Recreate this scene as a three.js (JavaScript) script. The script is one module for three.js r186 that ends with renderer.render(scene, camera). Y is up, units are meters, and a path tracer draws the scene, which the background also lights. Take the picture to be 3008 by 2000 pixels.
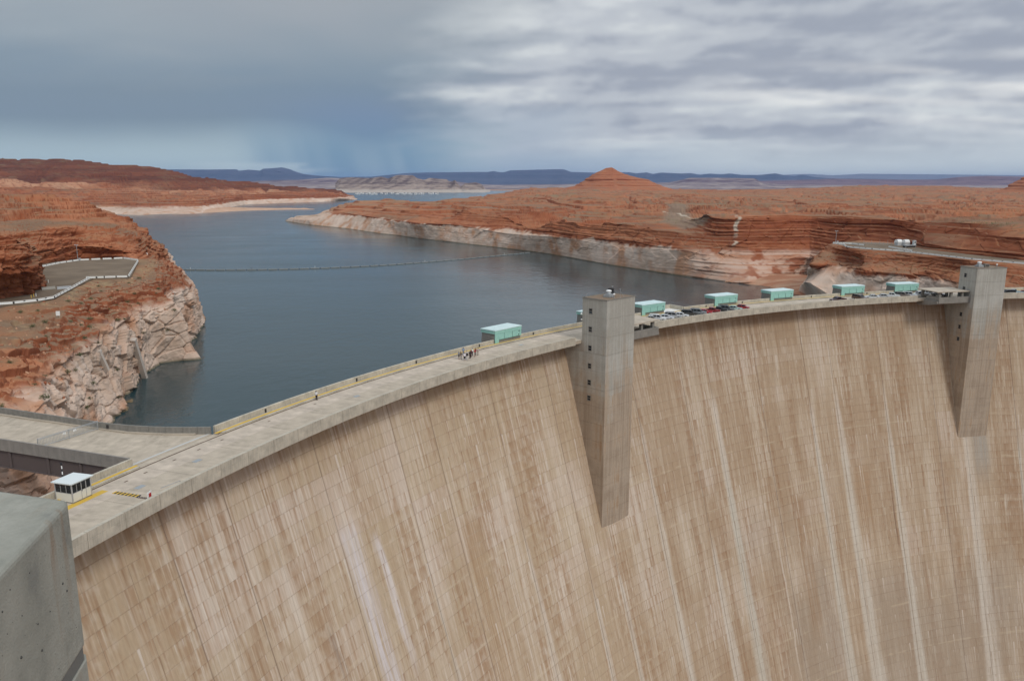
import * as THREE from 'three';
import { mergeGeometries } from 'three/addons/utils/BufferGeometryUtils.js';
import { MarchingCubes } from 'three/addons/objects/MarchingCubes.js';

// ---------------------------------------------------------------- camera, sky, sun, exposure
const scene = new THREE.Scene();
const EYE = 62;                                            // metres above the lake
const camera = new THREE.PerspectiveCamera(47.27, 1024 / 680, 0.3, 120000);
camera.position.set(0, EYE, 0);
camera.rotation.x = -0.19866;
const renderer = new THREE.WebGLRenderer({ antialias: true });
renderer.setSize(1024, 680);
renderer.toneMapping = THREE.LinearToneMapping;
renderer.toneMappingExposure = 1.0;
renderer.shadowMap.enabled = true;
scene.fog = new THREE.FogExp2(new THREE.Color(0.30, 0.46, 0.78), 0.000019);

// noise helpers
const PERM = new Uint8Array(512);
{ let s = 1337; const r = () => ((s = (s * 1664525 + 1013904223) >>> 0) / 4294967296);
  const p = [...Array(256).keys()]; for (let i = 255; i > 0; i--) { const j = Math.floor(r() * (i + 1)); [p[i], p[j]] = [p[j], p[i]]; }
  for (let i = 0; i < 512; i++) PERM[i] = p[i & 255]; }
function rng(seed) { let a = seed >>> 0; return () => { a = (a + 0x6d2b79f5) | 0; let t = Math.imul(a ^ (a >>> 15), 1 | a); t = (t + Math.imul(t ^ (t >>> 7), 61 | t)) ^ t; return ((t ^ (t >>> 14)) >>> 0) / 4294967296; }; }
const clamp = (x, a = 0, b = 1) => (x < a ? a : x > b ? b : x);
const lerp = (a, b, t) => a + (b - a) * t;
const sst = (a, b, x) => { const t = clamp((x - a) / (b - a)); return t * t * (3 - 2 * t); };
const mix = (a, b, t) => [a[0] + (b[0] - a[0]) * t, a[1] + (b[1] - a[1]) * t, a[2] + (b[2] - a[2]) * t];
const h1 = (i) => PERM[(PERM[i & 255] + (i >> 8)) & 255] / 255;
const h2 = (i, j) => PERM[(PERM[i & 255] + j) & 255] / 255;
const h3 = (i, j, k) => PERM[(PERM[(PERM[i & 255] + j) & 255] + k) & 255] / 255;
function vn3(x, y, z) {                                     // value noise, -1..1
  const i = Math.floor(x), j = Math.floor(y), k = Math.floor(z); let u = x - i, v = y - j, w = z - k;
  u = u * u * (3 - 2 * u); v = v * v * (3 - 2 * v); w = w * w * (3 - 2 * w);
  const i0 = i & 255, i1 = (i + 1) & 255, j0 = j & 255, j1 = (j + 1) & 255, k0 = k & 255, k1 = (k + 1) & 255;
  const a = PERM[i0], b = PERM[i1], aa = PERM[(a + j0) & 255], ab = PERM[(a + j1) & 255], ba = PERM[(b + j0) & 255], bb = PERM[(b + j1) & 255];
  const q = (m, kk) => PERM[(m + kk) & 255] / 127.5 - 1;
  return lerp(lerp(lerp(q(aa, k0), q(ba, k0), u), lerp(q(ab, k0), q(bb, k0), u), v), lerp(lerp(q(aa, k1), q(ba, k1), u), lerp(q(ab, k1), q(bb, k1), u), v), w);
}
function vn2(x, y) {
  const i = Math.floor(x), j = Math.floor(y); let u = x - i, v = y - j; u = u * u * (3 - 2 * u); v = v * v * (3 - 2 * v);
  const a = PERM[i & 255], b = PERM[(i + 1) & 255], j0 = j & 255, j1 = (j + 1) & 255;
  return lerp(lerp(PERM[(a + j0) & 255], PERM[(b + j0) & 255], u), lerp(PERM[(a + j1) & 255], PERM[(b + j1) & 255], u), v) / 127.5 - 1;
}
const fbm2 = (x, y, o = 4) => { let s = 0, a = 0.5; for (let i = 0; i < o; i++) { s += a * vn2(x, y); x = x * 2.03 + 17.3; y = y * 2.03 + 9.1; a *= 0.5; } return s; };
function gn2(x, y) {                                        // gradient noise, about -1..1
  const i = Math.floor(x), j = Math.floor(y), f = x - i, g = y - j, u = f * f * f * (f * (6 * f - 15) + 10), v = g * g * g * (g * (6 * g - 15) + 10);
  const d = (a, b) => { const h = PERM[(PERM[(i + a) & 255] + j + b) & 255] / 256 * 6.2832; return Math.cos(h) * (f - a) + Math.sin(h) * (g - b); };
  return 1.5 * lerp(lerp(d(0, 0), d(1, 0), u), lerp(d(0, 1), d(1, 1), u), v);
}
const gfbm = (x, y, o = 4) => { let s = 0, a = 0.5; for (let i = 0; i < o; i++) { s += a * gn2(x, y); const q = x * 1.66 - y * 1.16 + 17.3; y = x * 1.16 + y * 1.66 + 9.1; x = q; a *= 0.53; } return s; };
const fbm3 = (x, y, z, o = 4) => { let s = 0, a = 0.5; for (let i = 0; i < o; i++) { s += a * vn3(x, y, z); x = x * 2.03 + 17.3; y = y * 2.03 + 9.1; z = z * 2.03 + 5.7; a *= 0.5; } return s; };
const cellOut = [0, 0, 0, 0];
function cell3(x, y, z) {                                   // nearest, second nearest, id of nearest
  const i = Math.floor(x), j = Math.floor(y), k = Math.floor(z); let f1 = 9, f2 = 9, id = 0, tx = 0, ty = 0, tz = 0;
  for (let a = -1; a < 2; a++) for (let b = -1; b < 2; b++) for (let c = -1; c < 2; c++) {
    const p = PERM[(PERM[(PERM[(i + a) & 255] + j + b) & 255] + k + c) & 255];
    const dx = i + a + PERM[p] / 255 - x, dy = j + b + PERM[p + 71] / 255 - y, dz = k + c + PERM[p + 151] / 255 - z;
    const d = dx * dx + dy * dy + dz * dz;
    if (d < f1) { f2 = f1; f1 = d; id = PERM[p + 33]; tx = dx; ty = dy; tz = dz; } else if (d < f2) f2 = d;
  }
  cellOut[0] = Math.sqrt(f1); cellOut[1] = Math.sqrt(f2); cellOut[2] = id / 255; cellOut[3] = ((id * 7 % 31) / 15 - 1) * tx + ((id * 13 % 29) / 14 - 1) * ty + ((id * 5 % 23) / 11 - 1) * tz; return cellOut;
}

// sky: storm cell to the left, streaky stratocumulus to the right, brighter overhead
function skyColor(az, el, x, y, z) {
  const e = Math.max(el, 0);
  const px = x / (y + 0.12), pz = z / (y + 0.12);         // where the ray meets the cloud deck
  const gf = (x2, y2, o) => { let q = 0, a = 0.5; for (let k = 0; k < o; k++) { q += a * gn2(x2, y2); x2 = x2 * 2.04 + 17.3; y2 = y2 * 2.04 + 9.1; a *= 0.55; } return q; };
  const warp = gf(px * 0.45 + 3, pz * 0.5, 3), warp2 = gf(px * 1.0 + 31, pz * 1.1, 3);
  const streak = gf(px * 0.5 + warp * 0.9 + 2, pz * 1.15 - px * 0.2 + warp2 * 0.5, 7);
  const lumps = gf(px * 1.7 + warp2 * 0.8, pz * 3.0 - px * 0.45 + warp, 6);
  const soft = fbm2(az * 3.1 + 7, e * 9 + 2, 4);
  const fine = fbm2(az * 10 + 1.7 + soft, e * 60 + streak * 2, 4);
  // left: rain cloud
  let L = mix([0.42, 0.565, 0.615], [0.185, 0.272, 0.362], sst(0.018, 0.085, e + soft * 0.016 - 0.018 * sst(-0.42, -0.22, az)));
  L = mix(L, [0.265, 0.345, 0.42], sst(0.085, 0.165, e + soft * 0.035 + 0.012 * lumps));
  L = mix(L, [0.365, 0.405, 0.45], sst(0.14, 0.24, e + soft * 0.05 + 0.03 * (az + 0.3)));
  L = mix(L, [0.40, 0.47, 0.51], 0.5 * clamp(0.5 + lumps) * sst(0.10, 0.19, e) * sst(-0.3, -0.5, az));
  L = mix(L, [0.20, 0.30, 0.40], 0.5 * clamp(0.4 + 2 * streak) * sst(0.075, 0.11, e) * sst(0.17, 0.12, e));
  { const g = (L[0] + L[1] + L[2]) / 3; L = mix(L, [g * 0.98, g, g * 1.02], 0.24); }
  const core = Math.exp(-(((az + 0.185 + 0.35 * (e - 0.07)) / 0.105) ** 2)) * Math.exp(-(((e - 0.066) / 0.038) ** 2));
  L = mix(L, [0.115, 0.195, 0.335], 0.68 * core * (1 + 0.4 * soft));
  const shaft = sst(-0.34, -0.26, az + 0.3 * e) * sst(0.0, -0.13, az) * sst(0.085, 0.03, e);
  L = mix(L, [0.175, 0.30, 0.42], clamp(shaft * (0.7 + 0.5 * fbm2(az * 34 + e * 9, e * 2.2, 3))));
  const lc = sst(-0.20, -0.27, az) * sst(-0.42, -0.34, az) * sst(0.02, 0.2, fbm2(az * 14, e * 190, 3)) * sst(0.03, 0.022, e) * sst(0.008, 0.014, e); L = mix(L, [0.56, 0.66, 0.68], lc * 0.6);
  // right: layered cloud
  const rim = 1 - 3.2 * Math.abs(gf(px * 1.1 + warp * 1.2 + 60, pz * 2.4 - px * 0.4 + warp2 * 0.8, 5)), n = 0.47 + 0.85 * streak + 0.6 * lumps + 0.38 * gf(az * 16 + warp * 1.2, e * 52 - az * 7 + warp2, 5) + 0.28 * Math.max(0, rim) * sst(-0.3, 0.3, streak);
  let Rr = mix([0.36, 0.395, 0.465], [0.515, 0.55, 0.60], sst(0.12, 0.6, n)); Rr = mix(Rr, [0.685, 0.72, 0.735], sst(0.62, 1.15, n));
  Rr = mix(Rr, [0.43, 0.50, 0.58], 0.75 * sst(0.115, 0.07, e + 0.02 * lumps) * sst(0.16, 0.02, az));
  Rr = mix(Rr, [0.37, 0.47, 0.575], 0.72 * sst(0.055, 0.02, e + 0.012 * soft - 0.05 * (az - 0.1)) * sst(0.34, 0.1, az));
  Rr = mix(Rr, [0.66, 0.725, 0.74], 0.9 * sst(0.07, 0.008, e + soft * 0.03 - 0.06 * (az - 0.35)) * sst(0.06, 0.33, az + 0.6 * e));
  const hi = Math.max(0, fbm2(az * 5 + 4, e * 62 + az * 5, 5)) * sst(0.035, 0.07, e) * sst(0.15, 0.1, e) * sst(0.16, 0.36, az);
  Rr = mix(Rr, [0.92, 0.92, 0.89], clamp(hi * 2.0));
  Rr = mix(Rr, [0.80, 0.83, 0.84], 0.62 * clamp(0.45 + 1.3 * lumps) * Math.exp(-(((az + 0.035 - (e - 0.19) * 3.0) / 0.16) ** 2)) * sst(0.12, 0.175, e + 0.02 * streak));
  const t = sst(-0.13, 0.07, az + 0.09 * soft - 0.35 * (e - 0.12) + 0.07 * streak + 0.05 * lumps);
  const back = sst(1.5, 2.4, Math.abs(az));
  const c = mix(mix(L, Rr, t), Rr, back);
  const up = 1 + 1.0 * sst(0.26, 1.2, el);                  // an overcast sky is brighter overhead than at the horizon
  return [c[0] * up, c[1] * up, c[2] * up];
}
{
  const W = 2048, H = 1024, d = new Float32Array(W * H * 4);
  for (let j = 0; j < H; j++) {
    const el = ((j + 0.5) / H - 0.5) * Math.PI, y = Math.sin(el), cr = Math.cos(el);
    for (let i = 0; i < W; i++) {
      const a = ((i + 0.5) / W - 0.5) * 2 * Math.PI, x = Math.cos(a) * cr, z = Math.sin(a) * cr;
      const c = el > -0.02 ? skyColor(Math.atan2(x, -z), el, x, Math.max(y, 0), z) : [0.2, 0.17, 0.14];
      d.set([c[0], c[1], c[2], 1], (j * W + i) * 4);
    }
  }
  const t = new THREE.DataTexture(d, W, H, THREE.RGBAFormat, THREE.FloatType);
  t.mapping = THREE.EquirectangularReflectionMapping; t.magFilter = t.minFilter = THREE.LinearFilter; t.needsUpdate = true;
  scene.background = t; scene.environment = t;
}
const sun = new THREE.DirectionalLight(new THREE.Color(1, 0.95, 0.87), 1.3);
sun.position.set(420, 620, 330); sun.castShadow = true; sun.shadow.radius = 28;
sun.shadow.mapSize.set(2048, 2048);
Object.assign(sun.shadow.camera, { left: -900, right: 900, top: 900, bottom: -900, near: 1, far: 3000 });
sun.target.position.set(0, 0, -250); scene.add(sun, sun.target);

// ---------------------------------------------------------------- builders
const used = new Map();
const numbered = (n) => { const k = used.get(n) || 0; used.set(n, k + 1); return k ? n + '_' + String(k).padStart(3, '0') : n; };
const DEG = Math.PI / 180;
function tag(o, label, category, group, kind) {
  if (label) o.userData.label = label; if (category) o.userData.category = category;
  if (group) o.userData.group = group; if (kind) o.userData.kind = kind; return o;
}
function shade(o) { o.castShadow = o.receiveShadow = true; return o; }
function mesh(name, geo, mat, parent) { const m = shade(new THREE.Mesh(geo, mat)); m.name = parent ? name : numbered(name); (parent || scene).add(m); return m; }
function thing(name, label, category, pos = [0, 0, 0], turn = 0, group) {
  const g = new THREE.Group(); g.name = numbered(name); g.position.set(...pos); g.rotation.y = turn; scene.add(g); return tag(g, label, category, group);
}
function copy(o, name, pos, turn, label) {
  const c = o.clone(); c.userData = { ...o.userData }; c.name = numbered(name); c.position.set(...pos); c.rotation.set(0, turn, 0); if (label) c.userData.label = label; scene.add(c); return c;
}
const col = (r, g, b) => new THREE.Color().setRGB(r, g, b);
const std = (c, rough = 0.9, metal = 0, more = {}) => new THREE.MeshStandardMaterial({ color: col(...c), roughness: rough, metalness: metal, ...more });
const M4 = new THREE.Matrix4();
function xf(g, [x, y, z], rx = 0, ry = 0, rz = 0) { g.applyMatrix4(M4.makeRotationFromEuler(new THREE.Euler(rx, ry, rz)).setPosition(x, y, z)); return g; }
const box = (w, h, d, x, y, z, rx, ry, rz) => xf(new THREE.BoxGeometry(w, h, d), [x, y, z], rx, ry, rz).toNonIndexed();
const cyl = (r0, r1, h, x, y, z, n = 12, rx, ry, rz) => xf(new THREE.CylinderGeometry(r0, r1, h, n), [x, y, z], rx, ry, rz).toNonIndexed();
const ball = (r, x, y, z, sx = 1, sy = 1, sz = 1, n = 10) => { const g = new THREE.SphereGeometry(r, n, Math.ceil(n * 0.7)); g.scale(sx, sy, sz); return xf(g, [x, y, z]).toNonIndexed(); };
function bar(a, b, r, n = 6) {                              // a rod from a to b
  const A = new THREE.Vector3(...a), B = new THREE.Vector3(...b), d = B.clone().sub(A), g = new THREE.CylinderGeometry(r, r, d.length(), n);
  g.applyQuaternion(new THREE.Quaternion().setFromUnitVectors(new THREE.Vector3(0, 1, 0), d.normalize())); g.translate(...A.add(B).multiplyScalar(0.5).toArray()); return g.toNonIndexed();
}
const join = (...gs) => mergeGeometries(gs.flat().map((g) => (g.index ? g.toNonIndexed() : g)));
function prism(pts, d, bevel = 0) {                         // outline in x,y extruded along z, centred
  const s = new THREE.Shape(pts.map((p) => new THREE.Vector2(...p)));
  const g = new THREE.ExtrudeGeometry(s, { depth: d - 2 * bevel, bevelEnabled: bevel > 0, bevelThickness: bevel, bevelSize: bevel, bevelOffset: -bevel, bevelSegments: 2, curveSegments: 6 });
  g.translate(0, 0, -d / 2 + bevel); return g;
}
function tex(w, h, fn, o = {}) {                            // colour texture from a function of pixel, linear values in
  const d = new Uint8Array(w * h * 4), enc = (v) => { v = clamp(v); return 255 * (v <= 0.0031308 ? 12.92 * v : 1.055 * v ** (1 / 2.4) - 0.055); };
  for (let j = 0; j < h; j++) for (let i = 0; i < w; i++) { const c = fn(i, j), k = (j * w + i) * 4; d[k] = enc(c[0]); d[k + 1] = enc(c[1]); d[k + 2] = enc(c[2]); d[k + 3] = 255; }
  const t = new THREE.DataTexture(d, w, h, THREE.RGBAFormat); t.colorSpace = THREE.SRGBColorSpace;
  t.wrapS = t.wrapT = o.clampEdge ? THREE.ClampToEdgeWrapping : THREE.RepeatWrapping; t.magFilter = t.minFilter = THREE.LinearFilter; t.needsUpdate = true; return t;
}
function tile2(fn, x, y, px, py) { const u = x / px, v = y / py; return fn(x, y) * (1 - u) * (1 - v) + fn(x - px, y) * u * (1 - v) + fn(x, y - py) * (1 - u) * v + fn(x - px, y - py) * u * v; }
function bumpTex(n, fn) { const d = new Uint8Array(n * n * 4); for (let j = 0; j < n; j++) for (let i = 0; i < n; i++) { const v = 255 * clamp(fn(i / n, j / n)); d.set([v, v, v, 255], (j * n + i) * 4); }
  const t = new THREE.DataTexture(d, n, n, THREE.RGBAFormat); t.wrapS = t.wrapT = THREE.RepeatWrapping; t.magFilter = t.minFilter = THREE.LinearFilter; t.needsUpdate = true; return t; }

// ---------------------------------------------------------------- terrain: surfaces stretched between contour lines
const crv = (a, b, c, d, t) => 0.5 * (2 * b + (c - a) * t + (2 * a - 5 * b + 4 * c - d) * t * t + (3 * b - a - 3 * c + d) * t * t * t);
function loft(name, rows, nu, o) {
  // rows: { p: points along the slope's foot, n: rows of faces up to the next line, a: how rough it is there }
  const K = rows[0].p.length, cu = o.cu || [...Array(K).keys()], c0 = cu[0], c1 = cu[K - 1], T = o.tension ?? 0.6;
  const at = rows.map((r) => { const out = [];
    for (let i = 0; i <= nu; i++) { const c = c0 + (c1 - c0) * i / nu; let k = 0; while (k < K - 2 && c > cu[k + 1]) k++;
      const t = (c - cu[k]) / (cu[k + 1] - cu[k]), P = r.p, a = P[Math.max(0, k - 1)], b = P[k], d = P[k + 1], e = P[Math.min(K - 1, k + 2)];
      out.push([0, 1, 2].map((q) => lerp(b[q] + (d[q] - b[q]) * t, crv(a[q], b[q], d[q], e[q], t), T))); }
    return out; });
  const grid = [], amp = [], lv = [];
  rows.forEach((r, j) => { const n = j < rows.length - 1 ? r.n : 1;
    for (let s = 0; s < n; s++) { const t = s / n, row = [];
      for (let i = 0; i <= nu; i++) row.push(j < rows.length - 1 ? [0, 1, 2].map((q) => lerp(at[j][i][q], at[j + 1][i][q], t)) : at[j][i]);
      grid.push(row); amp.push(j < rows.length - 1 ? lerp(r.a, rows[j + 1].a, t) : r.a); lv.push(j + t); } });
  const nv = grid.length, pos = new Float32Array(nv * (nu + 1) * 3), N = [0, 0, 0];
  for (let j = 0; j < nv; j++) for (let i = 0; i <= nu; i++) {
    const p = grid[j][i], a = grid[j][Math.max(0, i - 2)], b = grid[j][Math.min(nu, i + 2)], c = grid[Math.max(0, j - 3)][i], d = grid[Math.min(nv - 1, j + 3)][i];
    const ux = b[0] - a[0], uy = b[1] - a[1], uz = b[2] - a[2], vx = d[0] - c[0], vy = d[1] - c[1], vz = d[2] - c[2];
    let nx = uy * vz - uz * vy, ny = uz * vx - ux * vz, nz = ux * vy - uy * vx; const l = (Math.hypot(nx, ny, nz) || 1) * (o.flip ? -1 : 1);
    N[0] = nx / l; N[1] = ny / l; N[2] = nz / l;
    const q = o.disp(p, N, amp[j], lv[j], i / nu), k = (j * (nu + 1) + i) * 3;
    pos[k] = p[0] + q[0]; pos[k + 1] = p[1] + q[1]; pos[k + 2] = p[2] + q[2];
  }
  const idx = new Uint32Array((nv - 1) * nu * 6); let w = 0;
  for (let j = 0; j < nv - 1; j++) for (let i = 0; i < nu; i++) { const a = j * (nu + 1) + i, b = a + 1, c = a + nu + 1, d = c + 1;
    if (o.flip) { idx[w++] = a; idx[w++] = c; idx[w++] = b; idx[w++] = b; idx[w++] = c; idx[w++] = d; } else { idx[w++] = a; idx[w++] = b; idx[w++] = c; idx[w++] = b; idx[w++] = d; idx[w++] = c; } }
  const g = new THREE.BufferGeometry(); g.setAttribute('position', new THREE.BufferAttribute(pos, 3)); g.setIndex(new THREE.BufferAttribute(idx, 1)); g.computeVertexNormals();
  const nn = g.attributes.normal.array, colr = new Float32Array(pos.length);
  for (let j = 0; j < nv; j++) for (let i = 0; i <= nu; i++) { const k = (j * (nu + 1) + i) * 3;
    const c = o.color([pos[k], pos[k + 1], pos[k + 2]], [nn[k], nn[k + 1], nn[k + 2]], lv[j], i / nu); colr[k] = c[0]; colr[k + 1] = c[1]; colr[k + 2] = c[2]; }
  g.setAttribute('color', new THREE.BufferAttribute(colr, 3));
  const m = mesh(name, g, ROCK); tag(m, o.label, null, null, 'structure'); m.grid = { pos, nrm: nn, nu, nv, lv }; return m;
}
const ROCK = new THREE.MeshPhysicalMaterial({ vertexColors: true, roughness: 1, specularIntensity: 0.15 });
// how far hard and soft beds stand out from a face at height y
function beds(y, h) { const b = y / h, i = Math.floor(b), f = b - i; return lerp(h1(i + 900), h1(i + 901), sst(0.72, 1, f)) - 0.5; }
const C_RED = [0.275, 0.085, 0.039], C_ORANGE = [0.42, 0.175, 0.092], C_DEEP = [0.145, 0.038, 0.019], C_PALE = [0.54, 0.32, 0.2], C_GRAVEL = [0.215, 0.145, 0.095], C_SAND = [0.36, 0.165, 0.085], C_WHITE = [0.68, 0.53, 0.43], C_SCRUB = [0.14, 0.135, 0.085];
function rockColor(p, n, ring, o = {}) {
  const [x, y, z] = p, w = fbm3(x / 45, y / 30, z / 45, 3) * 3, big = fbm2(x / 90 + 3, z / 90, 3), sm = fbm3(x / 5, y / 2.2, z / 5, 3), h = y + w;
  const band = h1(Math.floor(h / 1.3) + 40) * 0.6 + h1(Math.floor(h / 4.1) + 400) * 0.5;
  let c = mix(C_RED, C_ORANGE, clamp(band * 0.8 + sm * 0.55 + big * 0.5 - 0.12));
  c = mix(c, C_DEEP, clamp((0.45 - band) * 1.4 - sm * 0.6) * 0.8);
  for (const [q, k] of [[1.15, 0.3], [3.3, 0.45]]) { const b = (h + 0.35 * sm) / q, i = Math.floor(b), r = h1(i + 71); if (r > 0.35) c = mix(c, r > 0.8 ? C_PALE : [0.085, 0.03, 0.018], k * (r > 0.8 ? 0.6 : 1) * sst(0.2, 0.02, Math.abs(b - i - 0.5)) * clamp(0.4 + 1.6 * fbm3(x / 14, y / 4, z / 14 + 7, 3))); }
  c = mix(c, [0.19, 0.085, 0.055], clamp(fbm3(x / 7 + 3, y / 26, z / 7, 3) * 1.7 - 0.25) * 0.5);
  const flat = o.flat ? sst(o.flat[0], o.flat[1], n[1]) : sst(0.72, 0.93, n[1]);
  if (flat > 0) { const g = fbm2(x / 14 + 30, z / 14, 4), s = fbm2(x / 3, z / 3, 3);
    let f = mix(mix(C_SAND, C_ORANGE, clamp(0.4 + g * 1.6)), mix(C_GRAVEL, C_PALE, clamp(s * 0.7)), clamp(0.45 + fbm2(x / 33, z / 33 + 9, 3) * 2.4 + (o.gravel || 0)));
    f = mix(f, C_SCRUB, clamp(s * 2.2 - 0.35) * 0.7); c = mix(c, f, flat * 0.9); }
  const top = ring + fbm3(x / 22, 0, z / 22, 3) * 3.2 + fbm3(x / 4, y / 6, z / 4, 3) * 2.2 + (o.lift ? o.lift(p) : 0);
  const wt = sst(top + 1.3, top - 1.3, y);
  if (wt > 0) {
    let q = mix(C_WHITE, [0.55, 0.405, 0.31], clamp(0.4 + fbm3(x / 9, y / 7, z / 9, 4) * 1.5));
    q = mix(q, [0.49, 0.25, 0.14], clamp(fbm3(x / 13 + 5, y / 12, z / 13, 3) * 2.6 - 0.25 + (o.blush || 0)) * 0.85);
    q = mix(q, [0.62, 0.53, 0.46], clamp(fbm3(x / 2.4, y / 8, z / 2.4, 3) * 1.8 - 0.2) * 0.6);
    q = mix(q, [0.36, 0.26, 0.2], clamp(fbm3(x / 3.1 + 9, y / 14, z / 3.1, 3) * 2.0 - 0.35) * 0.4);
    c = mix(c, q, wt * (1 - 0.25 * flat)); }
  return o.dry ? c : mix(c, [0.11, 0.105, 0.06], sst(1.1, 0.2, y) * 0.8);
}
const TERR = (z) => (z > -1000 ? 2.4 : 4.8);
function terraced(y, z, k) { const T = TERR(z), q = y / T, i = Math.floor(q); return lerp(y, T * (i + sst(0.66, 0.9, q - i)), k); }
const riser = (y, z) => sst(0.05, 0.16, Math.abs(y / TERR(z) - Math.round(y / TERR(z))));
const relief = (x, z, s) => (0.45 - Math.abs(vn2(x / (95 * s) + 7, z / (70 * s)))) * 9 + (0.4 - Math.abs(vn2(x / (38 * s), z / (26 * s) + 5))) * 4.5 + fbm2(x / (17 * s), z / (14 * s), 3) * 2 - 7 * sst(0.1, 0, Math.abs(vn2(x / (130 * s) + 20, z / (260 * s))));
// fractured sandstone: tilted blocks of two sizes with open cracks between them
function blocks(x, y, z, s, k = 0.3) {
  const u = 0.86 * x + 0.5 * y, v = -0.5 * x + 0.86 * y, c = cell3(u / s, v / (s * 0.5), z / s), crack = sst(0, 0.09, c[1] - c[0]);
  return (c[2] - 0.5) * 0.75 + c[3] * 0.55 + (crack - 1) * k;
}
// 1 the near left wall below the gravel lot
const LW = [
  { n: 6, a: 0.6, p: [[-58, -12, -64], [-66, -12, -100], [-74, -12, -140], [-86, -12, -170], [-99, -12, -199], [-106, -12, -220], [-114, -12, -249], [-114, -12, -266], [-101, -12, -277], [-117, -12, -293], [-122, -12, -337], [-147, -12, -388], [-177, -12, -428]] },
  { n: 130, a: 1, p: [[-66, 0, -62], [-74, 0, -100], [-82, 0, -140], [-93, 0, -170], [-105,0,-198.7], [-111, 0, -220], [-120, 0, -249], [-121.5, 0, -267], [-110.6,0,-273.8], [-123, 0, -292], [-134, 0, -335], [-155, 0, -385], [-185, 0, -424]] },
  { n: 60, a: 1, p: [[-73, 19, -50], [-84, 20, -98], [-92, 20, -143], [-101, 20, -162], [-111, 20, -187], [-115.5, 20, -213], [-123, 20, -246], [-126, 20, -259], [-120.4,20,-273.6], [-129, 20, -291], [-136, 20, -330], [-160, 20, -378], [-185, 18, -415]] },
  { n: 80, a: 1.05, p: [[-84, 23, -42], [-98, 24, -96], [-108, 24, -150], [-118, 24.5, -180], [-124, 24.5, -205], [-127, 25, -224], [-134, 25, -251], [-136, 25, -270], [-133, 25, -280], [-136, 25.5, -298], [-148, 25.5, -330], [-165, 24.5, -372], [-183, 22, -405]] },
  { n: 12, a: 0.14, p: [[-120, 27.6, -40], [-135, 27.6, -100], [-152, 27.6, -168], [-147, 27.6, -206], [-143, 27.6, -224], [-138, 27.6, -235], [-145, 27.6, -256], [-152, 27.6, -281], [-140, 27.6, -288], [-147, 27.6, -303], [-157, 27.3, -330], [-170, 27, -362], [-182, 26, -390]] },
  { n: 1, a: 0, p: [[-200, 27.6, -30], [-210, 27.6, -90], [-230, 27.6, -160], [-240, 27.6, -200], [-240, 27.6, -235], [-230, 27.6, -265], [-220, 27.6, -290], [-215, 27.6, -310], [-205, 27.6, -335], [-205, 27.6, -350], [-205, 27.6, -360], [-205, 27.6, -372], [-205, 28, -390]] },
];
const rockA = (p, N, a, v) => {
  const [x, y, z] = p, steep = sst(0.95, 0.6, N[1]);
  const tip = lerp(1, 0.4, Math.exp(-((x + 111) ** 2 + (z + 274) ** 2) / 380) * sst(20, 6, y)), d = -1.6 * sst(18, 4, y) * a + a * tip * ((blocks(x, y, z, 9, 0.35) * 2.1 + blocks(x + 40, y, z, 3.6, 0.15) * 0.5 + (0.35 - Math.abs(fbm3((x + y * 0.35) / 2.6, y / 15, z / 2.6, 3))) * 1.5 * sst(22, 16, y)) * lerp(0.75, 1, steep) + blocks(x, y + 9, z, 1.8, 0.1) * 0.22 + fbm3(x / 16, y / 16, z / 16, 4) * 2.4 * lerp(0.5, 1, steep) + beds(y + x * 0.3 + fbm3(x / 20, 1, z / 20, 2) * 3, 1.5) * 1.8 * sst(14, 22, y));
  const k = sst(2, 2.3, v) * sst(3.75, 3.45, v), yy = y + N[1] * d, T = 1.5, q = (yy + 0.12 * x + 2.2 * gfbm(x / 12, z / 12, 4)) / T, i = Math.floor(q);
  return [N[0] * d, N[1] * d + k * 0.55 * T * (i + sst(0.7, 0.95, q - i) - q + 0.4), N[2] * d];
};
const wallLeft = loft('canyon_wall', LW, 760, { cu: [0, 0.8, 1.8, 2.6, 3.7, 4.6, 5.7, 6.6, 7.6, 8.1, 8.7, 9.3, 10], disp: rockA,
  color: (p, n, v) => { let c = rockColor(p, n, 21, { gravel: v > 3.2 ? 0.6 : 0.1, blush: 0.22 });
    { const k = sst(1.9, 2.2, v) * sst(3.75, 3.4, v) * sst(0.94, 0.8, n[1]); c = mix(c, mix(C_DEEP, C_RED, clamp(0.4 + 1.6 * fbm3(p[0] / 4, p[1] / 2, p[2] / 4, 3))), k * 0.55 * sst(20.5, 22, p[1])); }
    if (v > 2.7) { const g = fbm2(p[0] / 9, p[2] / 9, 4), s = fbm2(p[0] / 2.2, p[2] / 2.2, 3); c = mix(c, mix(mix(C_GRAVEL, [0.29, 0.15, 0.085], clamp(0.5 + g * 1.6)), [0.37, 0.28, 0.16], clamp(s * 2 + (p[2] < -235 ? 0.25 : -0.25)) * 0.6), lerp(sst(3.35, 3.7, v), sst(2.75, 3.15, v), sst(-225, -200, p[2])) * 0.9); }
    return c; }, label: 'bleached and red sandstone wall of the left shore below the gravel lot' });
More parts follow.
